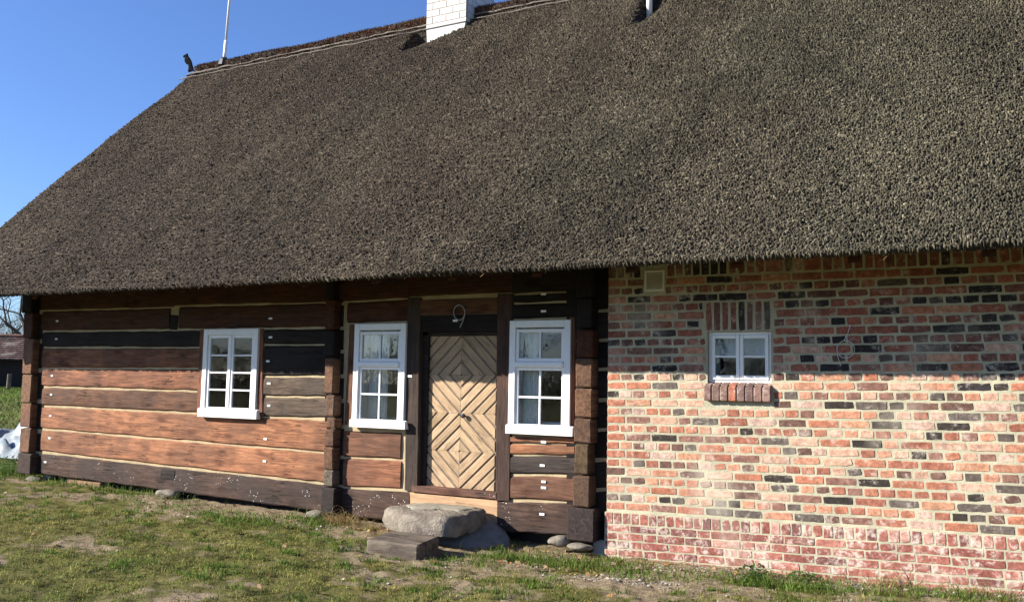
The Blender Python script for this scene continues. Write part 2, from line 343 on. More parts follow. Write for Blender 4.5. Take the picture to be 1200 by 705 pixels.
cl = [(-6.75,-.2,.16,.08,420,.12),(-.9,-.22,.12,.04,160,.12),(-1.6,-.2,.25,.05,200,.07),(-.25,-.2,.2,.05,200,.09),(-3.2,-.3,.3,.1,300,.05),(-6.3,-.3,.3,.1,250,.06),(-4.0,-.35,.4,.06,200,.05)]
X = np.concatenate([RNG.normal(c[0], c[2], c[4]) for c in cl]); y = np.concatenate([RNG.normal(c[1], c[3], c[4]) for c in cl]); h = np.concatenate([RNG.gamma(4, c[5]/4.5, c[4]) for c in cl])
y = np.where((X>-3.55)&(y>-.12), -.12-RNG.uniform(0,.08,len(y)), y)
tag(scatter_blades('dry_grass', X, y, h, RNG.uniform(.003,.007,len(X)), np.array([.4,.29,.13])*RNG.uniform(.5,1.2,(len(X),1)), RNG.uniform(.5,1.5,len(X)), M_GRASS), 'withered straw coloured grass beside the log ends and brick wall', 'dry grass', kind='stuff')
# fallen leaves, pebbles
def scatter_flat(name, X, y, size, cols, mat, flat=.35, thick=False):
    n = len(X); z = ground_z(X, y)+.006; V = []; k = 6; an0 = RNG.uniform(0,6.28,n); V = np.empty((n,k+1,3)); tx = RNG.normal(0,flat,n); ty = RNG.normal(0,flat,n)
    el = RNG.uniform(.5,1,n)
    for j in range(k):
        a = an0+2*np.pi*j/k; r = size*RNG.uniform(.7,1.1,n)*(1 if not thick else .8)
        ox = np.cos(a)*r; oy = np.sin(a)*r*el; V[:,j] = np.stack([X+ox, y+oy, z+(ox*tx+oy*ty)*(1 if not thick else .2)], -1)
    V[:,k] = np.stack([X, y, z+size*(.55 if thick else -.15)], -1)
    b = np.arange(n)*(k+1); fs = np.concatenate([np.stack([b+j, b+(j+1)%k, b+k], -1) for j in range(k)])
    return np_mesh(name, V.reshape(-1,3), [fs], mat, np.repeat(cols, k+1, 0))
M_LEAF = mat_tint('dead_leaf', .8, .2, .3, 60, 0, 0, .2)
cl = [(-3.75,-.95,.3,.06,50),(-6.4,-.28,.4,.08,60),(-3.3,-.38,.35,.1,60),(-4.1,-.25,.3,.05,25),(-9.5,-.3,2.5,.2,45),(-1.5,-.3,1.2,.08,40)]
X = np.concatenate([RNG.normal(c[0], c[2], c[4]) for c in cl]+[RNG.uniform(-14,1,170)]); y = np.concatenate([RNG.normal(c[1], c[3], c[4]) for c in cl]+[RNG.uniform(-3.6,-.2,170)])
y = np.where((X>-3.6)&(y>-.15), -.16, y); n = len(X)
lc = np.array([[.3,.15,.06],[.42,.27,.15],[.2,.1,.05],[.5,.38,.27]])[RNG.integers(0,4,n)]*RNG.uniform(.7,1.2,(n,1))
tag(scatter_flat('fallen_leaves', X, y, RNG.uniform(.012,.034,n), lc, M_LEAF, .6), 'dry brown fallen leaves scattered over the lawn', 'leaves', kind='stuff')
n = 2600; X = np.concatenate([RNG.uniform(-14,1.2,1500), RNG.normal(-2.9,.35,350), RNG.uniform(-3.4,1,750)]); y = np.concatenate([RNG.uniform(-3.6,-.1,1500), RNG.normal(-1.05,.1,350), RNG.uniform(-.55,-.14,750)])
k = lawn(X, y) < .45; X, y = X[k], y[k]; n = len(X)
tag(scatter_flat('pebbles', X, y, RNG.gamma(2.2,.0038,n)+.003, np.array([.38,.34,.29])*RNG.uniform(.35,1.1,(n,1)), mat_tint('pebble', .85, .3, .2, 90, .3), .2, True), 'small pale pebbles on the bare soil along the wall', 'pebbles', kind='stuff')

# ================================================================== the house
HX0, HX1 = -14.07, 4.2
house = empty('farmhouse', (-4.5, 3.5, 0), 'long old farmhouse with dark log walls, red brick end and steep reed thatched roof', 'farmhouse')
def log_mesh(mb, xl, xr, zl, zr, yf=0., depth=.2, tint=(.2,.1,.06), bev=.022, wob=.006, n=None, seed=None):
    """hewn log: zl=(bottom, top) at the left end, zr at the right end; front face at yf"""
    n = n or max(2, int((xr-xl)/.16)+1); off = Vector((random.uniform(0,40), random.uniform(0,40), random.uniform(0,40)))
    vs = []; gc = []; prof_n = 8
    for i in range(n):
        t = i/(n-1); x = xl+(xr-xl)*t; zb = zl[0]+(zr[0]-zl[0])*t + random.uniform(-wob, wob); zt = zl[1]+(zr[1]-zl[1])*t + random.uniform(-wob, wob)
        y0 = yf + random.uniform(-wob, wob)*.7; zm = (zb+zt)/2+random.uniform(-.01,.01)
        P = [(yf+depth, zb+.004), (yf+bev*1.2, zb), (y0+.003, zb+bev), (y0-.003, zm-.02), (y0-.003, zm+.03), (y0+.003, zt-bev), (yf+bev*1.2, zt), (yf+depth, zt-.004)]
        for (yy, zz) in P: vs.append((x, yy, zz)); gc.append(Vector((x, yy, zz))+off)
    fs = []
    for i in range(n-1):
        for k in range(prof_n-1):
            a = i*prof_n+k; b = (i+1)*prof_n+k; fs.append((a, b, b+1, a+1))
    fs.append(tuple(range(prof_n))); fs.append(tuple((n-1)*prof_n+k for k in range(prof_n-1,-1,-1)))
    mb.add(vs, fs, tint, gc)
def log_part(name, pl, pr, tint, mat=M_WOOD, yf=0., depth=.2, bev=.022, wob=.006, label=None, tags=()):
    """pl=(x, ytop, ybottom) px at left end, pr same at the right end, on the facade plane"""
    mb = MB(); a1 = W(pl[0], pl[1], yf); a0 = W(pl[0], pl[2], yf); b1 = W(pr[0], pr[1], yf); b0 = W(pr[0], pr[2], yf)
    log_mesh(mb, (a1.x+a0.x)/2, (b1.x+b0.x)/2, (a0.z, a1.z), (b0.z, b1.z), yf, depth, tint, bev, wob)
    o = mb.build(name, mat, house, smooth=False, label=label)
    for (u, v) in tags:
        p = W(u, v, yf-.006); t = MB(); sx = random.uniform(.024,.03)
        t.box(p.x-sx, p.x+sx, p.y-.003, p.y+.001, p.z-.012, p.z+.012, (1,1,1,0)); tg = t.build('paper_tag', M_TAG, o)
    return o
# colours of the logs
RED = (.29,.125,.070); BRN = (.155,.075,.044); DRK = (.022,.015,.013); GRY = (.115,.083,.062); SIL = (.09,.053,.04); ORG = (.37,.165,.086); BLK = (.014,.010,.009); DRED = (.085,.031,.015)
g = 1.15   # half chink, px
def rows(xl, ysl, xr, ysr, tints, mats=None, **kw):
    for i, t in enumerate(tints):
        tg = kw.get('tagcol', {}).get(i, ())
        log_part('log', (xl, ysl[i]+g*.9, ysl[i+1]-g*.9), (xr, ysr[i]+g*.9, ysr[i+1]-g*.9), t, (mats or {}).get(i, M_WOOD), tags=tg, yf=kw.get('yf', 0.), bev=kw.get('bev', .022))
# section A, left bay ---------------------------------------------------
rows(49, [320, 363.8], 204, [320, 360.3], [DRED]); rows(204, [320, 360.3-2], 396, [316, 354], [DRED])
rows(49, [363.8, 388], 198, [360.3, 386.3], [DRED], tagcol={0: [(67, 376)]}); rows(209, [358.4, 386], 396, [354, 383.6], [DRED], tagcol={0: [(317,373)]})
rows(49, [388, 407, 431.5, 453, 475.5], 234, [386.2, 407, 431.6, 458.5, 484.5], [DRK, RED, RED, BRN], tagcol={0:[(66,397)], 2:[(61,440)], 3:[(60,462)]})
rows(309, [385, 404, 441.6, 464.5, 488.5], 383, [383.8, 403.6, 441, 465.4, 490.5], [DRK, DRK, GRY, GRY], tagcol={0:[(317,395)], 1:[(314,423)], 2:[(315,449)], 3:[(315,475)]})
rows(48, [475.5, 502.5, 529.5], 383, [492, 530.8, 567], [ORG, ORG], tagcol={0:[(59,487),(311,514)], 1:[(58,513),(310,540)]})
log_part('sill_beam', (48, 531, 555), (383, 568.5, 599.5), SIL, M_SILL, tags=[(53,541)], bev=.015)
log_part('sill_patch', (188.5, 548.5, 562), (204.5, 550, 563.5), (.03,.022,.02), M_DARK, yf=-.004, depth=.05, bev=.003, wob=.001)
# short lap joint, notch post
log_part('tie_beam_end', (199, 369, 386), (207.5, 369, 386), BLK, M_DARK, yf=.01, depth=.1, bev=.008)
# section B, door bay -----------------------------------------------------
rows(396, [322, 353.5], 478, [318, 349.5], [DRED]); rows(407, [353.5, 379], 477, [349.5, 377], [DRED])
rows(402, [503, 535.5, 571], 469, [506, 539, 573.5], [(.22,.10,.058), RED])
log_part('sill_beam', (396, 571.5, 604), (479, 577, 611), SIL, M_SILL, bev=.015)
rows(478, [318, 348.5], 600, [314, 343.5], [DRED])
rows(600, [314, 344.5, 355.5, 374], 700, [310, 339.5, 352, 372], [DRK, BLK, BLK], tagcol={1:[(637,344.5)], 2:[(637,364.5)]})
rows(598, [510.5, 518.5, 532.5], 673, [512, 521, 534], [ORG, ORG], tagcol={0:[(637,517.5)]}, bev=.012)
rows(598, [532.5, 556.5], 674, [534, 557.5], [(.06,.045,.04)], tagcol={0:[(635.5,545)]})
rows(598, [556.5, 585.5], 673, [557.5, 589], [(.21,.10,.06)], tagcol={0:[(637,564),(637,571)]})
log_part('sill_beam', (583, 587.5, 622), (673, 590, 628), SIL, M_SILL, tags=[(635,602)], bev=.015)
# recessed strip between log ends and brick, wall behind the log ends; near-black tints stand in for shadow
rows(664, [300, 366, 400, 434, 470, 505, 540, 575, 634], 716, [298, 364, 398, 432, 468, 503, 538, 573, 634], [BLK, DRK, BLK, DRK, DRK, BLK, DRK, DRK], yf=.008)
rows(381, [330, 356, 384, 412, 440, 470, 500, 535, 570, 603], 402, [330, 356, 384, 412, 440, 470, 500, 535, 570, 606], [DRK]*9, yf=.012)
rows(35, [330, 366, 400, 434, 470, 505, 530, 557], 50, [330, 366, 400, 434, 470, 505, 531, 557], [DRK]*7, yf=.02)  # stub logs tinted near black, the corner post's shadow put into their colour
# clay chinking behind the logs
mb = MB()
xs_ = np.linspace(wx(39,450), -3.5, 120); zs_ = np.linspace(.02, 2.95, 150)
WIN_HOLES = []
chink_y = .026
# windows / door openings (px rectangles on the facade) ----------------------------
OPEN = {'A': (238, 392, 297, 482), 'B': (420, 386, 471, 494), 'C': (601, 381, 664, 502), 'D': (486, 372, 592, 585)}
holes = []
for k_, (a, b, c, d) in OPEN.items():
    holes.append((wx((a), (b+d)/2), wx((c), (b+d)/2), wz((a+c)/2, d), wz((a+c)/2, b)))
xe = sorted(set([xs_[0], xs_[-1]]+[h_[0] for h_ in holes]+[h_[1] for h_ in holes])); ze = sorted(set([.16, 2.95]+[h_[2] for h_ in holes]+[h_[3] for h_ in holes]))
for i in range(len(xe)-1):
    for j in range(len(ze)-1):
        cx, cz = (xe[i]+xe[i+1])/2, (ze[j]+ze[j+1])/2
        if any(h_[0] < cx < h_[1] and h_[2] < cz < h_[3] for h_ in holes): continue
        nx = max(1, int((xe[i+1]-xe[i])/.12)); 
        for q in range(nx):
            a = xe[i]+(xe[i+1]-xe[i])*q/nx; b = xe[i]+(xe[i+1]-xe[i])*(q+1)/nx
            mb.add([(a,chink_y,ze[j]),(b,chink_y,ze[j]),(b,chink_y,ze[j+1]),(a,chink_y,ze[j+1]),(a,.28,ze[j]),(b,.28,ze[j]),(b,.28,ze[j+1]),(a,.28,ze[j+1])], [(0,1,2,3),(7,6,5,4),(0,4,5,1),(3,2,6,7)])
mb.build('chinking', M_CHINK, house)
# upright posts and jambs
def post(name, px0, px1, y0, y1, tint, mat=M_DARK, yf=-.004, depth=.2, tags=(), bot=None):
    """px0/px1 left/right px (top), y0 top, y1 bottom px; bot=(px0,px1) at the bottom"""
    b = bot or (px0, px1); mb = MB()
    A = W(px0, y0, yf); B = W(px1, y0, yf); C_ = W(b[0], y1, yf); D_ = W(b[1], y1, yf); n = 9; off = random.uniform(0, 30)
    vs = []; gc = []
    for i in range(n):
        t = i/(n-1); l = C_.lerp(A, t); r = D_.lerp(B, t); w_ = .003
        for p in ((l.x+random.uniform(-w_,w_), yf+.012, l.z), (l.x+.012, yf+random.uniform(-w_,w_), l.z), (r.x-.012, yf+random.uniform(-w_,w_), r.z), (r.x+random.uniform(-w_,w_), yf+.012, r.z), (r.x, yf+depth, r.z), (l.x, yf+depth, l.z)):
            vs.append(p); gc.append((p[2]+off, p[0]+off, p[1]))
    fs = []
    for i in range(n-1):
        for k_ in range(6): a = i*6+k_; b_ = i*6+(k_+1)%6; fs.append((a, b_, b_+6, a+6))
    fs.append(tuple(range(5,-1,-1))); fs.append(tuple((n-1)*6+k_ for k_ in range(6)))
    mb.add(vs, fs, tint, gc); o = mb.build(name, mat, house)
    for (u, v) in tags:
        p = W(u, v, yf-.004); t = MB(); t.box(p.x-.028, p.x+.028, p.y-.003, p.y+.001, p.z-.012, p.z+.012); t.build('paper_tag', M_TAG, o)
    return o
post('door_post', 477, 492.5, 348.5, 574, (.065,.045,.036), tags=[(480.5,440.5)], bot=(473.5,489.5))
post('door_post', 582.5, 600.5, 344, 586, (.075,.042,.032), bot=(580,597.5))
post('window_jamb', 301, 308, 385, 488, RED, M_WOOD, yf=-.002); post('window_jamb', 234, 242, 386, 484, RED, M_WOOD, yf=-.002, bot=(229.5,240))
post('window_jamb', 409, 420, 380, 497, BRN, M_WOOD, yf=.004, bot=(403,414)); post('window_jamb', 667, 674, 372, 511, RED, M_WOOD, yf=-.002, bot=(667,674))
# cross wall log ends: stacks of square ends that stand proud of the facade -----------
def end_block(px0, px1, y0, y1, p, tint, name='log_end', mat=M_DARK, dep=.25):
    a = wx(px0, (y0+y1)/2, -p); b = wx(px1, (y0+y1)/2, -p); zt = wz((px0+px1)/2, y0, -p); zb = wz((px0+px1)/2, y1, -p)
    j = lambda s=.006: random.uniform(-s, s); mb = MB()
    P = [(a+j(),-p+j(),zb+j()),(b+j(),-p+j(),zb+j()),(b+j(),dep,zb),(a+j(),dep,zb),(a+j(),-p+j(),zt+j()),(b+j(),-p+j(),zt+j()),(b+j(),dep,zt),(a+j(),dep,zt)]
    mb.hexa(P, tint, .014); mb.g = [(g_[1]+random.uniform(0,.002)+px0, g_[0]*1., g_[2]*1.) for g_ in mb.g]
    mb.build(name, mat, house)
BE = (.19,.10,.058)
for y0, y1, w_, t in ((318,350,0,BLK),(351,386,.5,DRED),(387,417,0,BLK),(419,461,0,BE),(463,487,1.5,(.15,.09,.06)),(489,502,2.5,BE),(503,523,0,(.13,.07,.045)),(524,550,-1.5,BE),(551,570,-1.,(.16,.13,.1))):
    end_block(380+w_, 391+w_*.6, y0, y1, .11, t)
end_block(375.5, 391.5, 571, 602, .13, (.035,.026,.024), 'sill_beam_end')
for y0, y1, a, b, t in ((312,348,675,694,BLK),(350,384,676,693,BLK),(386,418,675,694,DRED),(420,454,674,693.5,BE),(455.5,489,674,693.5,BE),(490.5,519,672.5,693,(.13,.072,.045)),(520.5,556,672.5,690,(.10,.065,.035)),(557.5,594,670.5,691,(.12,.068,.04))):
    end_block(a, b, y0, y1, .15, t)
end_block(663.5, 696, 595, 634, .17, (.045,.032,.03), 'sill_beam_end')
for y0, y1, a, b, t in ((335,366,26,37.5,BLK),(367,396,27,38,DRED),(397,438,26.5,37.5,(.24,.12,.07)),(439,472,24.5,36.5,BE),(473,500,23.5,35.5,(.22,.11,.065)),(501,530,22.5,35,BE)):
    end_block(a, b, y0, y1, .09, t)
end_block(20, 36, 531, 555, .1, (.075,.05,.04), 'sill_beam_end')

# ------------------------------------------------------------------ windows
def room(name, x0, x1, z0, z1, yb, parent, d=.37):
    """plastered reveal behind an opening"""
    mb = MB()
    q = [(x0,yb,z0),(x1,yb,z0),(x1,yb,z1),(x0,yb,z1),(x0,yb+d,z0),(x1,yb+d,z0),(x1,yb+d,z1),(x0,yb+d,z1)]
    t = .03; o_ = [(x0-t,yb,z0-t),(x1+t,yb,z0-t),(x1+t,yb,z1+t),(x0-t,yb,z1+t),(x0-t,yb+d,z0-t),(x1+t,yb+d,z0-t),(x1+t,yb+d,z1+t),(x0-t,yb+d,z1+t)]
    mb.add(q+o_, [(0,4,5,1),(1,5,6,2),(2,6,7,3),(3,7,4,0),(8,9,13,12),(9,10,14,13),(10,11,15,14),(11,8,12,15),(0,1,9,8),(1,2,10,9),(2,3,11,10),(3,0,8,11),(5,4,12,13),(6,5,13,14),(7,6,14,15),(4,7,15,12)])
    mb.build(name, M_REVEAL, parent)
def window(px, groups, sillpx, depth=.37, label=None, yf=-.035, fr=.075, sash_rows=()):
    """px=(l,t,r,b) casing at mid height px; groups = list of sashes as fractions (x0,z0,x1,z1,nx,nz)"""
    l, t, r, b = px; my = (t+b)/2
    x0, x1 = wx(l, my, yf), wx(r, my, yf); z1 = wz((l+r)/2, t, yf); z0 = wz((l+r)/2, b, yf)
    skew = 0
    root = MB(); bt = (1,1,1,0)
    root.box(x0, x0+fr, yf, .03, z0, z1, bt, .004); root.box(x1-fr, x1, yf, .03, z0, z1, bt, .004)
    root.box(x0+fr, x1-fr, yf+.0015, .03, z1-fr, z1, bt, .004); root.box(x0+fr, x1-fr, yf+.0015, .03, z0, z0+fr*.7, bt, .004)
    win = root.build('window', M_WHITE, house, label=label)
    X0, X1, Z0, Z1 = x0+fr, x1-fr, z0+fr*.7, z1-fr
    for (fx0, fz0, fx1, fz1, nx, nz, ys, sr) in groups:
        a0, a1 = X0+(X1-X0)*fx0, X0+(X1-X0)*fx1; c0, c1 = Z0+(Z1-Z0)*fz0, Z0+(Z1-Z0)*fz1
        s = MB(); y0, y1 = ys, ys+.04; e = .0012
        s.box(a0+e, a0+sr, y0, y1, c0+e, c1-e, bt, .004); s.box(a1-sr, a1-e, y0, y1, c0+e, c1-e, bt, .004)
        s.box(a0+sr, a1-sr, y0+.001, y1, c0+e, c0+sr, bt, .004); s.box(a0+sr, a1-sr, y0+.001, y1, c1-sr, c1-e, bt, .004)
        m_ = .011
        for i in range(1, nx):
            xx = a0+sr+(a1-a0-2*sr)*i/nx; s.box(xx-m_, xx+m_, y0+.004, y1-.004, c0+sr, c1-sr, bt, .003)
        for i in range(1, nz):
            zz = c0+sr+(c1-c0-2*sr)*i/nz; s.box(a0+sr, a1-sr, y0+.0055, y1-.0055, zz-m_, zz+m_, bt, .003)
        s.build('sash', M_WHITE, win)
        gp = MB(); gp.box(a0+sr*.6, a1-sr*.6, y0+.018, y0+.022, c0+sr*.6, c1-sr*.6); gp.build('glass', M_GLASS, win)
    sl, st, sr_, sb = sillpx; ys = yf-.045
    sx0, sx1 = wx(sl, (st+sb)/2, ys), wx(sr_, (st+sb)/2, ys); sz1, sz0 = wz((sl+sr_)/2, st, ys), wz((sl+sr_)/2, sb, ys)
    s = MB(); s.hexa([(sx0,ys,sz0),(sx1,ys,sz0),(sx1,.0,sz0),(sx0,.0,sz0),(sx0,ys,sz1-.008),(sx1,ys,sz1-.008),(sx1,yf-.001,sz1+.006),(sx0,yf-.001,sz1+.006)], bt, .004)
    s.build('sill', M_WHITE, win)
    room('reveal', X0+.005, X1-.005, Z0+.005, Z1-.005, .045, win, depth)
    # inner casement frame at the back of the reveal
    c = MB(); yb = .30
    c.box(X0+.005, X0+.05, yb, yb+.04, Z0, Z1); c.box(X0+.05, X0+.058, yb-.03, yb, Z0, Z1); c.box(X0+.005, X1-.005, yb, yb+.04, Z1-.05, Z1); c.box(X0+.005, X1-.005, yb, yb+.04, Z0, Z0+.05)
    c.build('inner_casement', M_WHITE, win)
    return win, (X0, X1, Z0, Z1)
SA = .042
winA, ra = window((236.5, 385.3, 300.5, 486), [(0, 0, .488, 1, 1, 4, -.018, SA), (.512, 0, 1, 1, 1, 4, -.018, SA)], (231, 479, 300.5, 489.5), .42, 'white two sash window with four panes in each sash, left in the log wall')
mb = MB(); xm = (ra[0]+ra[1])/2; mb.box(xm-.022, xm+.022, -.03, .02, ra[2], ra[3], b=.008); mb.build('mullion', M_WHITE, winA)
winB, rb = window((413.5, 379, 474, 500), [(0, .655, 1, .985, 2, 1, -.022, .038), (0, 0, 1, .60, 2, 2, -.012, .034)], (409, 492, 474.5, 501.5), .37, 'white window with a two pane top light, left of the door')
winC, rc = window((596, 375, 668, 507), [(0, .655, 1, .985, 2, 1, -.022, .038), (0, 0, 1, .60, 2, 2, -.012, .034)], (592, 498.5, 671, 509.5), .30, 'white window with a two pane top light, right of the door')
M_BACKING = mat_plain('pane_backing_white', (.78,.78,.74), .95, .1, 30, .1, 0)
for wn, rr, f0, f1, yc in ((winA, ra, 0, .47, .048), (winB, rb, 0, .50, .15), (winC, rc, 0, .36, .13)):  # pale sheets added to lighten the left panes, in place of bright white jambs
    cu = MB(); vs = []; nn = 46; xa_, xb_ = rr[0]+.012+(rr[1]-rr[0])*f0, rr[0]+(rr[1]-rr[0])*f1
    for i in range(nn):
        t = i/(nn-1); x = xa_+(xb_-xa_)*t; yy = yc+(.010*math.sin(t*38+1)+.006*math.sin(t*91))*(.4 if wn is winA else 1); vs += [(x, yy, rr[2]+.03), (x+.01*math.sin(t*9), yy*.98, rr[3]-.01)]
    cu.add(vs, [(2*i, 2*i+2, 2*i+3, 2*i+1) for i in range(nn-1)]); cu.build('pane_backing', M_BACKING if wn is not winA else mat_plain('backing_white', (.82,.82,.80), .95, .1, 30, .1, 0), wn, True)
for wn, rr in ((winB, rb), (winC, rc)):
    zt = rr[2]+(rr[3]-rr[2])*.60; zz = rr[2]+(rr[3]-rr[2])*.655
    mb = MB(); mb.box(rr[0], rr[1], -.048, .02, zt, zz, b=.01); mb.build('transom', M_WHITE, wn)
# dark room inside the log part: partition walls, floor, ceiling
mb = MB()
xr0, xr1, yr1 = -12.5, 4.0, 3.2
for bx in ((xr0,xr1,yr1,yr1+.1,-.05,2.9),(xr0,xr1,.46,yr1,.2,.28),(xr0,xr1,.46,yr1,2.72,2.8),(xr0-.1,xr0,.1,yr1,0,2.9),(-6.0,-5.9,.46,yr1,.28,2.72),(-4.0,-3.9,.3,yr1,.28,2.72),(-7.1,-7.0,.3,yr1,.28,2.72)):
    mb.box(*bx)
mb.build('room_partitions', M_ROOM, house)
# ------------------------------------------------------------------ door
dy = .10
DX0, DX1 = wx(499.5, 485, dy), wx(581.5, 485, dy); DZ1, DZ0 = wz(540, 393, dy), wz(540, 577.5, dy)
door = MB(); door.box(DX0, DX1, dy+.009, dy+.06, DZ0, DZ1, (.26,.205,.15,0)); do = door.build('door', M_BOARD, house, label='weathered plank door with a raised diamond pattern')
mb = MB(); hx = (DX1-DX0)/2; cxm = (DX0+DX1)/2; zs4 = [DZ0+.004]+[wz(538, v, dy) for v in (528.7, 484, 439)]+[DZ1-.004]
for col_ in (-1, 1):
    for q in range(4):
        za, zb = zs4[q], zs4[q+1]; cz, oz = (zb, za) if q in (0, 2) else (za, zb)   # diamond centre side, outer side
        H3 = abs(oz-cz)/3
        if q == 0: H3 = abs(zs4[2]-zs4[1])/3
        for k_ in range(6):
            tn = random.uniform(.86, 1.12); base = random.choice([(.50,.35,.215),(.47,.33,.20),(.53,.38,.24),(.44,.31,.185)]); tint = tuple(c*tn for c in base)+(0,)
            c1, c2 = k_+.09, k_+.91
            lim_a, lim_b = 2.985, (2.997 if q else abs(oz-cz)/H3-.02)
            def clip(poly, f):
                out = []
                for i in range(len(poly)):
                    p, q_ = poly[i], poly[(i+1)%len(poly)]; fp, fq = f(p), f(q_)
                    if fp >= 0: out.append(p)
                    if (fp >= 0) != (fq >= 0):
                        t = fp/(fp-fq); out.append((p[0]+(q_[0]-p[0])*t, p[1]+(q_[1]-p[1])*t))
                return out
            def strip(e):
                pl = [(.004+e*.15,.004+e*.15),(lim_a-e,.004+e*.15),(lim_a-e,lim_b-e*.15),(.004+e*.15,lim_b-e*.15)]
                pl = clip(pl, lambda p: p[0]+p[1]-c1-e*1.4)
                return clip(pl, lambda p: c2-e*1.4-p[0]-p[1]) if pl else pl
            o_, i_ = strip(0), strip(.05)
            if len(o_) < 3 or len(o_) != len(i_): continue
            off = random.uniform(0, 30); T3 = lambda p, yy: (cxm+col_*(p[0]*hx/3), yy, cz+(p[1]*H3 if oz > cz else -p[1]*H3))
            dv = random.uniform(-.002,.002)
            vs = [T3(p, dy+.0095) for p in o_]+[T3(p, dy+.003+dv) for p in o_]+[T3(p, dy-.003+dv) for p in i_]; n = len(o_)
            fs = [tuple(range(2*n, 3*n))]+[(i, (i+1)%n, n+(i+1)%n, n+i) for i in range(n)]+[(n+i, n+(i+1)%n, 2*n+(i+1)%n, 2*n+i) for i in range(n)]
            gc = [((p[0]-p[1])*.15+off, (p[0]+p[1])*.15+off, 0) for p in o_]*2+[((p[0]-p[1])*.15+off, (p[0]+p[1])*.15+off, 0) for p in i_]
            mb.add(vs, fs, tint, gc)
mb.build('diamond_boards', M_BOARD, do)
hp = W(542, 486, dy-.02); mb = MB(); mb.box(hp.x-.05, hp.x+.005, dy-.008, dy-.001, hp.z-.012, hp.z+.018); mb.tube([(hp.x+.02,dy,hp.z-.005),(hp.x+.02,dy-.03,hp.z-.005)], .011, 8); mb.tube([(hp.x+.02,dy-.028,hp.z-.006),(hp.x+.02,dy-.036,hp.z-.006),(hp.x+.02,dy-.055,hp.z-.007),(hp.x+.02,dy-.062,hp.z-.007)], [.018,.027,.026,.014], 12); mb.build('door_handle', M_IRON, do)
# frame round the door: head, lintel boards, threshold
def fbox(name, px0, px1, y0, y1, yf, dep, tint, mat=M_DARK, b=.006, parent=house, label=None):
    mb = MB(); xa, xb = wx(px0, (y0+y1)/2, yf), wx(px1, (y0+y1)/2, yf); zt, zb = wz((px0+px1)/2, y0, yf), wz((px0+px1)/2, y1, yf)
    mb.box(xa, xb, yf, yf+dep, zb, zt, tint, b, (random.uniform(0,20), 0, random.uniform(0,20))); return mb.build(name, mat, parent, label=label)
fbox('door_lintel', 491, 583, 350, 368, .004, .15, (.16,.07,.035), M_WOOD); fbox('door_lintel', 493, 582.5, 368.5, 388, .012, .15, BLK)
fbox('door_frame', 491, 500, 388, 579, .06, .1, (.03,.022,.02)); fbox('door_frame', 493, 582.5, 388, 393, .06, .1, (.03,.022,.02))
fbox('threshold', 482, 582, 572.5, 580.5, -.01, .16, (.20,.10,.07), M_SILL)
fbox('new_board', 478.5, 583, 581.2, 626, .01, .1, (.52,.33,.19), M_BOARD, label='pale new plank under the threshold')
# number above the door
p0 = W(538, 370, -.0); mb = MB(); k_ = wx(548,370)-wx(538,370); k_ = k_/10
pts = []
cx_, cz_ = W(538.2, 366, -.01).x, W(538.2, 366, -.01).z
for i in range(19):
    a = R(20+i*20); pts.append((cx_+math.cos(a)*6.6*k_+.15*math.sin(a)*k_*-10*.3, -.012, cz_+math.sin(a)*7.6*k_))
mb.tube(pts, .0055, 6)
q0 = W(545, 365, -.012); mb.tube([(cx_+6.3*k_,-.014,cz_+3*k_),(cx_+6.9*k_,-.014,cz_-2*k_),(cx_+5*k_,-.014,cz_-8*k_),(cx_+1.5*k_,-.014,cz_-15*k_)], .0055, 6)
mb.tube([(cx_+6.3*k_,-.014,cz_+2*k_),(cx_+6.3*k_,.02,cz_+2*k_)], .004, 6)
mb.build('house_number', mat_plain('dull_wire', (.34,.34,.34), .6, .3, 30, .1, 0), house, label='bent wire numeral 9 above the door')
for (u, v) in ((533.5, 375.5), (534.5, 356)):
    p = W(u, v, .012); mb = MB(); mb.box(p.x-.03, p.x+.03, p.y-.004, p.y, p.z-.012, p.z+.012); mb.build('paper_tag', M_TAG, house)

# ------------------------------------------------------------------ brick wall
BY = -.06
WXL, WXR = wx(711.5, 480, BY), HX1-.15
bw = (wx(829, 418, BY), wx(903.5, 418, BY), wz(866, 450, BY), wz(866, 388, BY))     # window opening
def row_z(i, X):
    t = (X+3.5)/3.6
    zl = np.interp(i, [0, 11, 26], [2.585, 1.631, .352]) if i >= 0 else 2.585-i*.0867
    zr = np.interp(i, [0, 11, 26], [2.58, 1.679, .43]) if i >= 0 else 2.58-i*.0867
    return zl + (zr-zl)*t
RB, MB_ = MB(), MB()
PAL = [((.47,.235,.15),5),((.40,.165,.10),4),((.52,.33,.235),5),((.31,.125,.082),3),((.24,.13,.10),3.5),((.14,.08,.062),3),((.045,.037,.032),2.0),((.12,.10,.085),2.8),((.48,.26,.16),.6),((.5,.35,.28),1.6)]
PALB = [((.31,.12,.09),4),((.25,.09,.07),4),((.38,.16,.12),3),((.18,.075,.065),2.5),((.44,.25,.2),1.5)]
PALT = [((.33,.12,.08),3),((.26,.1,.07),3),((.20,.09,.07),3),((.13,.065,.055),2.2),((.035,.03,.032),3),((.36,.17,.12),1.5)]  # top courses: more charcoal bricks, and eave shade put into the brick colour
def pick(pal): return random.choices([p[0] for p in pal], [p[1] for p in pal])[0]
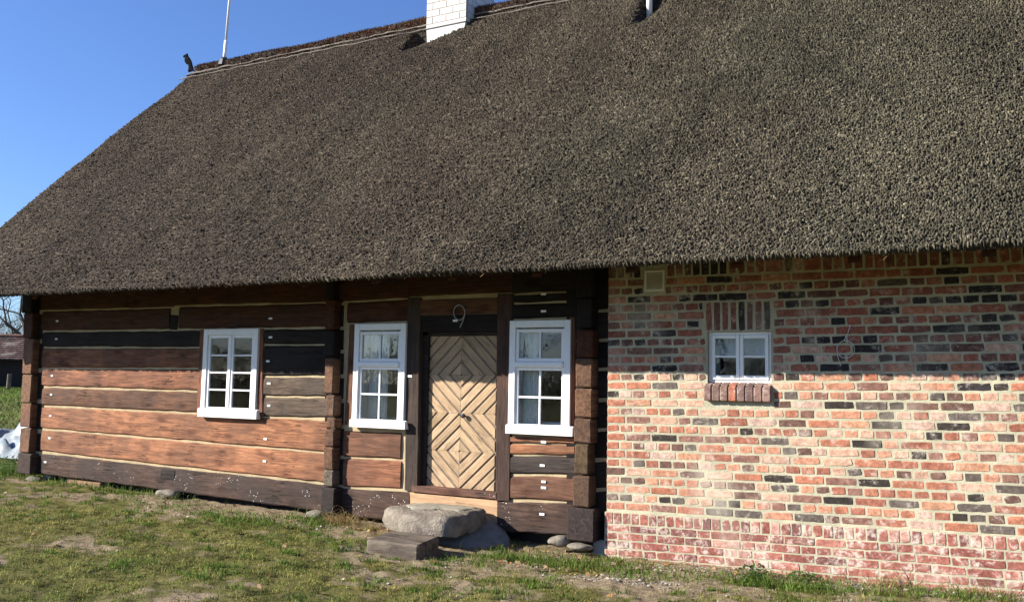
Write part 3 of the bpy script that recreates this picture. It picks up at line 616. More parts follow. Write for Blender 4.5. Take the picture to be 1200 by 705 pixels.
def brick(mb, x0, x1, zc, h, yf, tint, dep=.08, vert=False):
    """one worn brick, front at yf: irregular outline, chamfered arris"""
    xm = (x0+x1)/2; L = x1-x0; nh = max(2, int(L/.05)); nv = 2
    zb = lambda x: zc(x)-h/2; zt = lambda x: zc(x)+h/2; j = lambda s: random.uniform(-s, s); P = []
    js = .0028; ch = random.uniform(.001,.006) if random.random() < .8 else random.uniform(.006,.014)
    for i in range(nh): x = x0+L*i/nh; P.append((x+(ch if i == 0 else 0)+j(js), zb(x)+j(js)))
    for i in range(nv): P.append((x1+j(js), zb(x1)+ch+(h-ch)*i/nv+j(js)))
    for i in range(nh): x = x1-L*i/nh; P.append((x-(ch if i == 0 else 0)+j(js), zt(x)+j(js)))
    for i in range(nv): P.append((x0+j(js), zt(x0)-ch-(h-ch)*i/nv+j(js)))
    n = len(P); cz = zc(xm); off = j(.0022); ti = j(.012); e = .006
    q = lambda p: (p[0]+(e if p[0] < xm else -e)*min(1, abs(p[0]-xm)/.02), p[1]+(e if p[1] < cz else -e)*min(1, abs(p[1]-cz)/.01))
    vs = [(p[0], yf+dep, p[1]) for p in P]+[(p[0], yf+.006+off, p[1]) for p in P]+[(q(p)[0], yf+off+(p[0]-xm)*ti, q(p)[1]) for p in P]
    fs = [tuple(range(2*n, 3*n))]+[(k+i, k+(i+1)%n, k+n+(i+1)%n, k+n+i) for k in (0, n) for i in range(n)]
    m = j(.12); tint = tuple(max(.01, c*(1+m)) for c in tint)
    mb.add(vs, fs, tint)
WH = (bw[0]-.0, bw[1]+.0)
vent = (wx(755.5,328,BY), wx(779,328,BY), wz(767,341,BY), wz(767,316.5,BY))
lint = (wx(826, 370, BY), wx(904, 370, BY), wz(866, 388, BY), wz(866, 353, BY))
sillb = (wx(826, 460, BY), wx(905, 460, BY), wz(866, 470, BY), wz(866, 449, BY))
blocks = [(bw[0]-.005, bw[1]+.005, bw[2], bw[3]), (lint[0]-.01, lint[1]+.01, lint[2], lint[3]), (sillb[0], sillb[1], sillb[2], sillb[3]), vent]
def seg_ok(x0, x1, z):
    """cut a course segment by the openings"""
    segs = [(x0, x1)]
    for (a, b, c, d) in blocks:
        if c-.035 < z < d+.03:
            ns = []
            for (s, e) in segs:
                if e <= a or s >= b: ns.append((s, e)); continue
                if s < a-.03: ns.append((s, a-.012))
                if e > b+.03: ns.append((b+.012, e))
            segs = ns
    return segs
for i in range(-1, 27):
    zc = lambda x, i=i: row_z(i, x); header = (i % 2 == 1); x = WXL
    pitch = .1345 if header else .269; first = True
    if header: start = WXL-.0+ (0 if (i//2) % 2 else 0)
    if i == -1: pitch = .088
    while x < WXR:
        p = pitch*random.uniform(.965, 1.035)
        if first and not header and i >= 0: p = .2 if (i//2) % 2 else .2
        if not header and random.random() < .07 and not first: p *= .5
        if header and random.random() < .05: p *= 2
        x1 = min(x+p, WXR); a, b = x+(0 if first else .0065), x1-.0065; first = False
        z = zc((a+b)/2)
        for (s, e) in seg_ok(a, b, z):
            if e-s > .03:
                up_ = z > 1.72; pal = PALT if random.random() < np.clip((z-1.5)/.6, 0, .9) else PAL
                hh = random.uniform(.066,.0715) if i >= 0 else .17
                zz = zc if i >= 0 else (lambda x: row_z(0, x)+.135)
                c_ = pick(pal)
                if abs(s-WXL) < .01 and random.random() < .5: c_ = (.4,.16,.1)
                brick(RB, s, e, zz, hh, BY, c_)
        x = x1
for r_ in (0, 1, 2):   # hidden rows behind the eave
    pass
# lintel: eight upright bricks; sill: eight sloping bricks set proud
n = 8
for k_ in range(n):
    a = lint[0]+(lint[1]-lint[0])*(k_+.09)/n; b = lint[0]+(lint[1]-lint[0])*(k_+.88)/n; mz = (lint[2]+lint[3])/2
    brick(RB, a, b, lambda x: mz+.004+random.uniform(-.002,.002), lint[3]-lint[2]-.012, BY, random.choice([(.12,.06,.05),(.2,.09,.07),(.06,.05,.05),(.25,.1,.075),(.16,.08,.065)]))
# soldier course and base courses stand 2.5 cm proud
sz = lambda x: (lambda t: .233+(.329-.233)*t)((x+3.5)/3.6)
BYB = BY-.02; x = WXL-.01; BB = MB()
while x < WXR:
    p = .0905*random.uniform(.96,1.04); brick(BB, x+.004, min(x+p, WXR)-.004, sz, .108, BYB, pick(PALB)); x += p
for r_ in range(5):
    x = WXL-.01 - (.13 if r_ % 2 else 0); zc = lambda x, r_=r_: sz(x)-.053-.044-r_*.0775
    while x < WXR:
        p = (.27 if random.random() < .68 else .135)*random.uniform(.97,1.03); a = max(x, WXL-.01)+.004; b = min(x+p, WXR)-.004
        if b-a > .04: brick(BB, a, b, zc, .0695, BYB, pick(PALB))
        x += p
def slab_with_holes(mb, x0, x1, z0, z1, y0, y1, hs, tint=(1,1,1,0)):
    xe = sorted(set([x0, x1]+[v for h_ in hs for v in h_[:2] if x0 < v < x1])); ze = sorted(set([z0, z1]+[v for h_ in hs for v in h_[2:] if z0 < v < z1]))
    inh = lambda i, j: (0 <= i < len(xe)-1 and 0 <= j < len(ze)-1) and not any(h_[0] < (xe[i]+xe[i+1])/2 < h_[1] and h_[2] < (ze[j]+ze[j+1])/2 < h_[3] for h_ in hs)
    for i in range(len(xe)-1):
        for j in range(len(ze)-1):
            if not inh(i, j): continue
            a, b, c, d = xe[i], xe[i+1], ze[j], ze[j+1]
            vs = [(a,y0,c),(b,y0,c),(b,y0,d),(a,y0,d),(a,y1,c),(b,y1,c),(b,y1,d),(a,y1,d)]; fs = [(0,1,2,3),(7,6,5,4)]
            if not inh(i-1, j): fs.append((4,0,3,7))
            if not inh(i+1, j): fs.append((1,5,6,2))
            if not inh(i, j-1): fs.append((0,4,5,1))
            if not inh(i, j+1): fs.append((3,2,6,7))
            mb.add(vs, fs, tint)
mo = MB(); slab_with_holes(mo, WXL+.004, HX1-.15, .26, 2.95, BY+.0035, .34, [bw]); mo.hexa([(WXL-.008,BYB+.0035,-.35),(WXR,BYB+.0035,-.35),(WXR,.34,-.35),(WXL-.008,.34,-.35),(WXL-.008,BYB+.0035,.291),(WXR,BYB+.0035,.291+.1*(WXR-WXL)/3.6),(WXR,.34,.29+.1*(WXR-WXL)/3.6),(WXL-.008,.34,.29)])
wall = RB.build('brick_wall', M_BRICK, house, label='mottled red and charcoal brick wall'); BB.build('base_course', M_BASE, wall); mo.build('mortar', M_MORTAR, wall)
mb = MB()
for k_ in range(8):
    a = sillb[0]+(sillb[1]-sillb[0])*(k_+.07)/8; b = sillb[0]+(sillb[1]-sillb[0])*(k_+.93)/8; yo = BY-.055+random.uniform(-.004,.004)
    mb.hexa([(a,yo,sillb[2]),(b,yo,sillb[2]),(b,BY+.05,sillb[2]+.01),(a,BY+.05,sillb[2]+.01),(a,yo,sillb[3]-.03),(b,yo,sillb[3]-.03),(b,BY+.05,sillb[3]+.012),(a,BY+.05,sillb[3]+.012)], pick([((.20,.13,.11),3),((.24,.15,.13),2),((.38,.14,.09),1),((.15,.10,.09),2)])+(0,), .006)
mb.box(sillb[0]+.005, sillb[1]-.005, BY-.045, BY+.05, sillb[2]+.012, sillb[3]-.035, (.35,.28,.2,0))
mb.build('brick_window_sill', M_BRICK, house)
# small window in the brick
mb = MB(); yb = BY+.05; a0, a1, c0, c1 = bw[0], bw[1], bw[2]+.005, bw[3]
fr = .03
for bx in ((a0,a0+fr,c0,c1),(a1-fr,a1,c0,c1),(a0+fr,a1-fr,c1-fr,c1-.001),(a0+fr,a1-fr,c0,c0+.035)): mb.box(bx[0], bx[1], yb+(.001 if bx[1]-bx[0] > .1 else 0), yb+.07, bx[2], bx[3], b=.004)
wd = mb.build('window', M_WHITE, house, label='small square white casement window in the brick wall')
xm = (a0+a1)/2
for (s, e) in ((a0+fr, xm-.002), (xm+.002, a1-fr)):
    mb = MB(); sr = .034; y0 = yb-.012
    for bx in ((s,s+sr,c0+.036,c1-fr-.001),(e-sr,e,c0+.036,c1-fr-.001),(s+sr,e-sr,c0+.036,c0+.036+sr*1.3),(s+sr,e-sr,c1-fr-sr-.001,c1-fr-.001)): mb.box(bx[0], bx[1], y0+(.001 if bx[0] > s+.01 and bx[1] < e-.01 else 0), y0+.04, bx[2], bx[3], b=.004)
    zz = c0+.08+(c1-c0-.14)*.50; mb.box(s+sr, e-sr, y0+.005, y0+.035, zz-.01, zz+.01, b=.003); mb.build('sash', M_WHITE, wd)
    gp = MB(); gp.box(s+sr*.6, e-sr*.6, y0+.018, y0+.022, c0+.05, c1-fr-.02); gp.build('glass', M_GLASS, wd)
room('reveal', a0+.01, a1-.01, c0+.01, c1-.01, yb+.075, wd, .3)
# pleated bluish sheet behind its upper panes
mb = MB(); nn = 40
vs = []; 
for i in range(nn): x = a0+.02+(a1-a0-.04)*i/(nn-1); yy = yb+.2+.012*math.sin(i*1.1)+.006*math.sin(i*2.7); vs += [(x, yy, c0+(c1-c0)*.52), (x, yy, c1-.02)]
mb.add(vs, [(2*i, 2*i+2, 2*i+3, 2*i+1) for i in range(nn-1)]); mb.build('pane_backing', mat_plain('backing_bluish', (.55,.58,.62), .9, .1, 9, .1, 0), wd, True)
# ventilation grille
mb = MB(); vx0, vx1, vz0, vz1 = vent; yv = BY-.012
for bx in ((vx0,vx0+.022,vz0,vz1),(vx1-.022,vx1,vz0,vz1),(vx0+.022,vx1-.022,vz1-.022,vz1),(vx0+.022,vx1-.022,vz0,vz0+.022)): mb.box(bx[0], bx[1], yv, BY+.02, bx[2], bx[3], b=.003)
for k_ in range(9):
    z_ = vz0+.028+(vz1-vz0-.05)*k_/9; mb.hexa([(vx0+.022,yv+.002,z_),(vx1-.022,yv+.002,z_),(vx1-.022,yv+.016,z_+.008),(vx0+.022,yv+.016,z_+.008),(vx0+.022,yv+.002,z_+.004),(vx1-.022,yv+.002,z_+.004),(vx1-.022,yv+.016,z_+.012),(vx0+.022,yv+.016,z_+.012)])
mb.build('ventilation_grille', mat_plain('cream_plastic', (.66,.64,.58), .5, .4, 10, .05), house)
# wire loop hanging on the bricks
c_ = W(991, 409, BY-.02); mb = MB(); rr = .068
loop = [(c_.x+rr*math.cos(R(a))*1.1, BY-.02-.006*math.sin(R(a*2)), c_.z+rr*1.15*math.sin(R(a))) for a in range(100, 461, 15)]
mb.tube(loop, .0035, 6); t0 = W(996, 382, BY-.012); mb.tube([loop[0], (c_.x+.02, BY-.02, c_.z+.14), tuple(t0)], .003, 6)
mb.tube([(t0.x,BY+.01,t0.z),(t0.x,BY-.02,t0.z+.003)], .005, 6); mb.tube([loop[7], (c_.x-.07,BY-.016,c_.z-.06),(c_.x-.045,BY-.014,c_.z-.15)], .003, 6)
tag(mb.build('wire_loop', M_ZINC), 'thin wire loop hanging on a nail against the brick wall', 'wire loop')

# ------------------------------------------------------------------ thatched roof
EY, EZ, RY, RZ = -1.21, 2.645, 3.6, 7.513
SL = math.hypot(RY-EY, RZ-EZ); dv = np.array([0, (RY-EY)/SL, (RZ-EZ)/SL]); nv = np.array([0, -dv[2], dv[1]])
def roof_st(px, py):
    d = rt*((px-600)/F_PX) - up*((py-352.5)/F_PX) + fw; nn = Vector(nv); t = (Vector((0,EY,EZ))-CAM).dot(nn)/d.dot(nn); p = CAM+d*t
    return p.x, (p-Vector((0,EY,EZ))).dot(Vector(dv))
def dip(X, s):
    h = np.zeros_like(X)
    for (pa, pb, wdt, dep, ln) in (((466,61),(498,26),1.0,.34,1.5), ((741,32),(756,1),.5,.26,.8)):
        (xa, sa), (xb, sb) = roof_st(*pa), roof_st(*pb)
        t = (s-sa)/(sb-sa); xl = xa+(xb-xa)*np.clip(t, -.2, 1.6) ; u = (X-xl)
        m = np.clip(t, 0, 1)**.8*np.clip((SL-.16-s)/.12, 0, 1)
        prof = np.where(u < 0, np.clip(1+u/.035, 0, 1), np.clip(1-u/wdt, 0, 1)**1.1)
        lip = .06*np.exp(-((u+.12)/.13)**2)
        h += m*(-dep*prof + lip*(u < 0))
    return h
def surf(X, s):
    """height of the thatch above the nominal roof plane"""
    h = (vnoise(X*.8, s*.6, 41)-.5)*.07*np.clip((SL-s)/.8, .15, 1) + (vnoise(X*2.7, s*1.8, 42)-.5)*.022 + (vnoise(X*9, s*5, 43)-.5)*.007
    h += .03*np.clip(np.maximum((X+4)/4, (-X-6)/4), 0, 1)*np.exp(-np.clip(s, 0, 9)/1.5) - .02*np.exp(-np.clip(s, 0, 9)/.05)
    h += -.10*np.exp(-np.clip(X-HX0, 0, 9)/.06)
    return h + dip(X, s)
def to3(X, s, h): return np.stack([X, EY+dv[1]*s+nv[1]*h, EZ+dv[2]*s+nv[2]*h], -1)
gx = np.concatenate([np.arange(HX0, 1.2, .045), np.arange(1.2, HX1+.01, .1)]); gs = np.arange(0, SL+.02, .045)
Xg, Sg = np.meshgrid(gx, gs); V = to3(Xg, Sg, surf(Xg, Sg)-.012).reshape(-1,3); nx, ny = len(gx), len(gs)
i = np.arange((ny-1)*nx).reshape(ny-1, nx)[:, :-1].ravel(); faces = [np.stack([i, i+1, i+nx+1, i+nx], -1)]
nb = len(V)
# underside sheet, eave end face and verge face
TH = .30
rim = [(x_, 0.0) for x_ in gx]; low = np.stack([gx, np.full_like(gx, EY+.09), np.full_like(gx, EZ-.012)], -1); back = np.stack([gx, np.full_like(gx, EY+.42), np.full_like(gx, EZ+.035)], -1); top = to3(gx, np.full_like(gx, SL), np.full_like(gx, -TH))
V = np.concatenate([V, low, back, top]); j = np.arange(nx-1); L0, B0, T0 = nb, nb+nx, nb+2*nx
faces += [np.stack([L0+j, L0+j+1, j+1, j], -1), np.stack([B0+j, B0+j+1, L0+j+1, L0+j], -1), np.stack([T0+j, T0+j+1, B0+j+1, B0+j], -1)]
for colx, fl in ((0, False), (nx-1, True)):
    k_ = np.arange(ny-1)*nx+colx; vtop = V[np.arange(ny)*nx+colx]; vb = vtop - nv*TH; o0 = len(V); V = np.concatenate([V, vb]); q = np.arange(ny-1)
    faces.append(np.stack([k_, k_+nx, o0+q+1, o0+q], -1))
base_t = np.tile(np.array([[.035,.028,.022]]), (len(V),1))
# back slope
V2 = np.array([[HX0,RY,RZ],[HX1,RY,RZ],[HX1,2*RY-EY,EZ],[HX0,2*RY-EY,EZ],[HX0,RY,RZ-.4],[HX1,RY,RZ-.4],[HX1,2*RY-EY-.1,EZ-.3],[HX0,2*RY-EY-.1,EZ-.3]]); o0 = len(V)
V = np.concatenate([V, V2]); base_t = np.tile(np.array([[.035,.028,.022]]), (len(V),1)); faces.append(np.array([[0,1,2,3],[4,7,6,5],[0,3,7,4],[1,5,6,2],[3,2,6,7]])+o0)
# reed butts: short wedges standing out of the surface
def wedges(X, s, wd, ln, hh, yaw, h0=None):
    n = len(X); h = surf(X, s) if h0 is None else h0
    cx_, sx_ = np.cos(yaw), np.sin(yaw)
    def pt(u, v, hz):   # u across, v up-slope in wedge frame
        xx = X+u*cx_+v*sx_; ss = s+v*cx_-u*sx_; return to3(xx, ss, h+hz)
    V = np.stack([pt(-wd*.45, ln, -.015), pt(wd*.45, ln, -.015), pt(-wd/2, 0*ln, hh), pt(wd/2, 0*ln, hh*RNG.uniform(.6,1.05,n)), pt(-wd/2, ln*.05, -.03), pt(wd/2, ln*.05, -.03)], 1)
    b = np.arange(n)*6
    return V.reshape(-1,3), [np.stack([b+2,b+3,b+1,b], -1), np.stack([b+4,b+5,b+3,b+2], -1), np.stack([b+4,b+2,b], -1), np.stack([b+5,b+1,b+3], -1)]
def reed_cols(X, s, n):
    f = np.clip((X+9)/8 + (vnoise(X*.5, s*.5, 51)-.5)*.9, 0, 1)[:, None]
    c = (1-f)*np.array([.064,.048,.034]) + f*np.array([.073,.064,.043])
    p = vnoise(X*1.3, s*.7, 52)*.5+vnoise(X*4, s*2.2, 53)*.5; c = c*(.70+.8*p)[:, None]
    r = RNG.random(n); k = np.clip(RNG.lognormal(-.1, .46, n), .25, 3.); c = c*k[:, None]
    c[r > .985] *= 1.7; return np.clip(c*.82, .01, .5)
xs_l, ss_l = [], []
st = .0178; a_ = np.arange(HX0-.02, 1.3, st); b_ = np.arange(-.02, SL, st*1.15); XX, SS = np.meshgrid(a_, b_); xs_l.append(XX.ravel()); ss_l.append(SS.ravel())
a_ = np.arange(1.3, HX1, .07); b_ = np.arange(-.02, SL, .07); XX, SS = np.meshgrid(a_, b_); xs_l.append(XX.ravel()); ss_l.append(SS.ravel())
X = np.concatenate(xs_l); s = np.concatenate(ss_l); n = len(X); near = X < 1.3; sc_ = np.where(near, 1., 2.3)
X = X+RNG.uniform(-.5,.5,n)*st*1.3*sc_; s = s+RNG.uniform(-.5,.5,n)*st*1.5*sc_
wv, wf = wedges(X, s, RNG.uniform(.005,.014,n)*sc_, RNG.uniform(.04,.085,n)*sc_, RNG.gamma(2.2,.0046,n)*sc_**.5, RNG.normal(.12,.26,n))
wt = np.repeat(reed_cols(X, s, n), 6, 0)
# extra fringe along the eave and verge
m = 20000; Xe = RNG.uniform(HX0, HX1, m); he = -RNG.uniform(.0,.05,m); se = RNG.uniform(-.004,.04,m)
se = se+RNG.exponential(.004, m)*-1; ev, ef = wedges(Xe, se, RNG.uniform(.005,.014,m), RNG.uniform(.03,.07,m), RNG.uniform(.001,.009,m), RNG.normal(0,.25,m), h0=he); et = np.repeat(reed_cols(Xe, np.zeros(m), m)*np.where(he < -.03, .8, 1.05)[:, None], 6, 0)
m = 3500; Xv = HX0-RNG.uniform(-.02,.03,m); sv = RNG.uniform(0, SL, m)
vv, vf = wedges(Xv, sv, RNG.uniform(.015,.03,m), RNG.uniform(.04,.09,m), RNG.uniform(-.02,.02,m), RNG.normal(.9,.3,m), h0=surf(Xv, sv)-RNG.uniform(0,.05,m)); vt = np.repeat(reed_cols(Xv, sv, m), 6, 0)
VV = [V]; FF = list(faces); TT = [base_t]; off = len(V)
for (a, b, c) in ((wv,wf,wt),(ev,ef,et),(vv,vf,vt)):
    VV.append(a); FF += [f+off for f in b]; TT.append(c); off += len(a)
roof = np_mesh('thatched_roof', np.concatenate(VV), FF, M_THATCH, np.concatenate(TT), house)
roof['label'] = 'steep weathered grey brown reed thatch roof'
# loose straws under the eave edge
mb = MB()
for k_ in range(260):
    x = random.uniform(HX0+.1, 2.5); p = Vector(to3(np.array([x]), np.array([.03]), np.array([-.05]))[0]); L = random.uniform(.03,.10)*(1.6 if random.random() < .08 else 1)
    q_ = p+Vector((random.uniform(-.5,.5)*L, -L*.4*random.random(), -L*random.uniform(.2,.6))); mb.tube([p, q_], [.0025,.0015], 4, (.30,.2,.1,0), False)
tag(mb.build('eave_straws', M_THATCH, roof), kind='stuff')
# wall plate and rafter feet under the eave (dark)
mb = MB(); mb.box(-13.5, HX1, -.32, -.14, 2.80, 2.98, DRED+(0,), .01)
k_ = -13.4
while k_ < HX1:
    a = Vector((k_, EY+.12, EZ+.0)); mb.hexa([(k_,-1.02,2.56),(k_+.1,-1.02,2.56),(k_+.1,.4,4.0),(k_,.4,4.0),(k_,-1.02,2.64),(k_+.1,-1.02,2.64),(k_+.1,.3,4.0),(k_,.3,4.0)], DRED+(0,)); k_ += .95
mb.build('rafters', M_DARK, roof)
# ridge cap of heather over the reed --------------------------------------------------
cap_n = 10; xsr = np.arange(HX0+.28, HX1, .07); vs = []
prof = [(-.03,-.10),(-.05,.02),(-.03,.10),(.04,.155),(.12,.18),(.24,.15),(.36,.0),(.44,-.25)]
V = []
for i_, x in enumerate(xsr):
    wz_ = .012*math.sin(x*1.3)+.01*math.sin(x*3.1+1)
    for (yy, zz) in prof: V.append((x, RY+yy+random.uniform(-.012,.012), RZ+zz+wz_+random.uniform(-.02,.02)))
V = np.array(V); np_ = len(prof); i_ = (np.arange(len(xsr)-1)[:, None]*np_+np.arange(np_-1)[None]).ravel()
F = [np.stack([i_, i_+np_, i_+np_+1, i_+1], -1), np.array([list(range(np_))]), np.array([list(range((len(xsr)-1)*np_, len(xsr)*np_))[::-1]])]
T = np.tile(np.array([[.06,.045,.035]]), (len(V),1))
m = 60000; Xc = RNG.uniform(HX0+.25, HX1, m); tt = RNG.uniform(0, 1, m); pa = np.array(prof); d_ = tt*5; k0 = np.minimum(d_.astype(int), 4); fr_ = d_-k0
yy = pa[k0,0]*(1-fr_)+pa[k0+1,0]*fr_; zz = pa[k0,1]*(1-fr_)+pa[k0+1,1]*fr_; wzz = .012*np.sin(Xc*1.3)+.01*np.sin(Xc*3.1+1)
B = np.stack([Xc, RY+yy, RZ+zz+wzz], -1); nd = np.stack([RNG.normal(0,.5,m), (yy-.12)*2.6+RNG.normal(0,.35,m), .15+zz*1.8+RNG.normal(0,.35,m)], -1); nd /= np.linalg.norm(nd, axis=1)[:, None]
ln = RNG.uniform(.02,.06,m)*np.where(zz > .2, 1.1, 1); sd_ = RNG.normal(0,1,(m,3)); sd_ /= np.linalg.norm(sd_, axis=1)[:, None]; wd = RNG.uniform(.004,.011,m)[:, None]
C3 = np.stack([B-sd_*wd, B+sd_*wd, B+nd*ln[:, None]], 1).reshape(-1,3)
orange = ((zz < .13) & (yy < .1) & (RNG.random(m) < 0.16+.4*(vnoise(Xc*.9, Xc*0, 61) > .55)))
ct = np.where(orange[:, None], np.array([.17,.075,.035]), np.array([.085,.062,.045]))*RNG.uniform(.5,1.6,(m,1)); bb = np.arange(m)*3
FF = F+[np.stack([bb,bb+1,bb+2], -1)+len(V)]
cap = np_mesh('ridge_cap', np.concatenate([V, C3]), FF, M_THATCH, np.concatenate([T, np.repeat(ct, 3, 0)]), roof)
cap['label'] = 'dark heather ridge cap with rust brown streaks'
# two pale bundles tied along the ridge
M_PALE = mat_plain('bleached_binding', (.19,.165,.14), .8, .2, 18, .25, .5, .01)
for ds, dx, rr_ in ((.17, 0.05, .016), (-.0, -.05, .010)):
    x = HX0+.02+dx; pts = []
    while x < HX1:
        s0 = SL-.22+ds; p = to3(np.array([x]), np.array([s0+random.uniform(-.006,.006)]), np.array([.035+random.uniform(-.012,.010)]))[0]; pts.append(tuple(p)); x += .14
    mb = MB(); mb.tube(pts, [rr_*random.uniform(.45,1.25) for _ in pts], 6); mb.build('ridge_binding', M_PALE, roof)
# carved finial at the gable end
outl = [(175,190),(195,172),(215,165),(232,152),(238,185),(262,215),(285,260),(300,320),(318,385),(275,400),(250,410),(262,350),(250,300),(225,302),(200,270),(195,235),(205,215),(180,208)]
mb = MB(); yfn = 3.62; P2 = [W(200+u/11.75, 50+v/11.75, yfn) for u, v in outl]; n = len(P2)
vs = [(p.x, yfn-.012, p.z) for p in P2]+[(p.x, yfn+.012, p.z) for p in P2]; cxx = sum(p.x for p in P2)/n; czz = sum(p.z for p in P2)/n
vs += [(cxx+(p.x-cxx)*.86, yfn-.022, czz+(p.z-czz)*.92) for p in P2]
mb.add(vs, [tuple(range(2*n,3*n))[::1], tuple(range(2*n-1,n-1,-1))]+[(i, (i+1)%n, n+(i+1)%n, n+i)[::-1] for i in range(n)]+[(i, (i+1)%n, 2*n+(i+1)%n, 2*n+i) for i in range(n)], BLK)
mb.build('gable_finial', mat_plain('tarred_wood', (.010,.009,.008), 1., .02, 20, .3, .4, .004), house, label='dark carved wooden finial at the gable end of the ridge')
# lightning rod
pb = W(263, 69, 3.62); pt_ = W(269, 0, 3.62); dd = (pt_-pb); mb = MB(); mb.tube([pb-dd*.1, pb+dd*.30], .034, 10); mb.tube([pb+dd*.28, pb+dd*2.2], .024, 10); mb.tube([pb+dd*2.2, pb+dd*2.6], [.012,.003], 6)
rod = mb.build('roof_mast', mat_plain('white_tube', (.8,.8,.79), .35, .5, 10, .03, 0), house, True, 'thin white mast standing on the ridge')
mb = MB(); mb.tube([pb-dd*.12, pb-dd*.02, pb+dd*.02], [.12,.09,.045], 10, BLK+(0,)); mb.build('mast_collar', M_IRON, rod)
# chimney --------------------------------------------------------------------
cy0, cy1 = 3.3, 4.2
cxa, cxb = wx(499.5, 20, cy0), wx(546.3, 20, cy0); zb_ = wz(520, 46, cy0)
mb = MB(); CH = MB(); slab = MB()
zt = zb_+2.1; rh = .118; z = wz(525, 24.5, cy0); 
slab.hexa([(cxa+.05,cy0+.03,zb_-.5),(cxb-.16,cy0+.03,zb_-.5),(cxb-.05,cy1-.03,zb_-.5),(cxa+.03,cy1-.03,zb_-.5),(cxa+.004,cy0+.004,z-.004),(cxb-.004,cy0+.004,z-.004),(cxb-.004,cy1-.004,z-.004),(cxa+.004,cy1-.004,z-.004)], (.60,.59,.57,0))
slab.box(cxa+.006, cxb-.006, cy0+.006, cy1-.006, z-.004, zt, (.40,.35,.29,0))
r_ = 0
while z < zt-.05:
    x = cxa+(0 if r_ % 2 else -.13)
    while x < cxb:
        a, b = max(x, cxa), min(x+.26, cxb)
        if b-a > .02: CH.box(a+.007, b-.007, cy0, cy0+.05, z+.008, z+rh-.008, tuple(q*random.uniform(.93,1.03) for q in (.56,.55,.53))+(0,), .003)
        x += .26
    yy_ = cy0+.052-(0 if r_ % 2 else .13)
    while yy_ < cy1:
        a, b = max(yy_, cy0+.052), min(yy_+.26, cy1)
        for xx in (cxb-.05, cxa):
            if b-a > .02: CH.box(xx, xx+.05, a+.004, b-.004, z+.005, z+rh-.005, tuple(q*random.uniform(.93,1.03) for q in (.56,.55,.53))+(0,), .003)
        yy_ += .26
    z += rh; r_ += 1
M_CH = mat_tint('white_sand_lime_brick', .8, .2, .05, 12, .2, .003)
ch = CH.build('chimney', M_CH, house, label='white brick chimney near the ridge'); slab.build('chimney_core', M_CH, ch)
zc_ = wz(525, 29.5, cy0); mb = MB(); mb.box(cxa-.006, cxb+.006, cy0-.012, cy1, zc_, zc_+.012, (.1,.08,.07,0)); mb.build('flashing_strip', mat_plain('lead_flashing', (.16,.13,.12), .5, .5), ch)
# vent pipe
X_, s_ = roof_st(761, 3); p = Vector(to3(np.array([X_]), np.array([s_]), np.array([.0]))[0]); mb = MB(); mb.tube([p-Vector((0,0,.3)), p+Vector((0,0,.75))], .042, 16); mb.tube([p+Vector((0,0,.75)), p+Vector((0,0,.80)), p+Vector((0,0,.9))], [.1,.1,.02], 16)
mb.build('vent_pipe', M_WHITE, house, True)
# gable wall (boards) and back wall, so the house is closed
mb = MB(); gxl = -12.75
mb.add([(gxl,.1,2.75),(gxl,6.9,2.75),(gxl,RY,RZ-.55),(gxl+.06,.1,2.75),(gxl+.06,6.9,2.75),(gxl+.06,RY,RZ-.55)], [(0,2,1),(3,4,5),(0,1,4,3),(1,2,5,4),(2,0,3,5)], DRED+(0,)); mb.build('gable_boarding', M_DARK, house)
mb = MB()
for r_ in range(9): mb.box(gxl-.0, gxl+.2, .26, 7.0, .12+r_*.3, .40+r_*.3, [DRK, DRED, BRN][r_ % 3]+(0,), .015, (r_*3,0,0))
mb.build('side_log_wall', M_DARK, house)
mb = MB(); mb.box(gxl+.2, HX1-.15, 6.85, 7.05, -.1, 2.9, BRN+(0,)); mb.box(HX1-.22, HX1-.15, .34, 6.85, -.1, 2.9, (.4,.2,.14,0)); mb.build('rear_walls', M_BRICK, house)
# foundation behind the gap under the sill, its stone darkened to carry the gap's shade
mb = MB(); mb.box(-12.6, -3.55, .2, .3, -.35, .14, (.10,.09,.08,0)); mb.build('foundation', mat_plain('shade_dark_stone', (.035,.032,.028), .95, .1, 6, .3, .6, .02), house)
mb = MB(); mb.box(wx(697,640,.02), WXL+.002, -.02, .14, -.3, wz(704,632,0), (.3,.3,.3,0)); mb.build('foundation', mat_plain('grey_concrete', (.33,.33,.32), .9, .2, 9, .15, .4, .01), house)

# ------------------------------------------------------------------ stones
def rock(name, cx, cy, cz, rx, ry, rz, seed, mat=M_STONE, sub=3, flat=None, sq=1.0, amp=.16, parent=None):
    import bmesh
    bm = bmesh.new(); bmesh.ops.create_icosphere(bm, subdivisions=sub, radius=1); rs = np.random.default_rng(seed); ph = rs.uniform(0, 6.28, (6,3)); fr_ = rs.uniform(1.1, 4.5, (6,3))
    for v in bm.verts:
        c = v.co.normalized(); c = Vector([math.copysign(abs(q)**sq, q) for q in c]); d = 0
        for k_ in range(6): d += math.sin(fr_[k_,0]*v.co.x+ph[k_,0])*math.sin(fr_[k_,1]*v.co.y+ph[k_,1])*math.sin(fr_[k_,2]*v.co.z+ph[k_,2])/(1+k_*.35)
        c *= 1+amp*d; x_, y_, z_ = c.x*rx, c.y*ry, c.z*rz
        if flat is not None and z_ > flat: z_ = flat+(z_-flat)*.18
        v.co = (cx+x_, cy+y_, cz+z_)
    me = bpy.data.meshes.new(name); bm.to_mesh(me); bm.free(); me.materials.append(mat); me.polygons.foreach_set('use_smooth', [True]*len(me.polygons)); return link(name, me, parent)
rock_specs = [(600-503, 568, .09, .07, 'flat brown stone block under the left end of the log wall'),]
def ground_at(px, py, y): p = W(px, py, y); return p
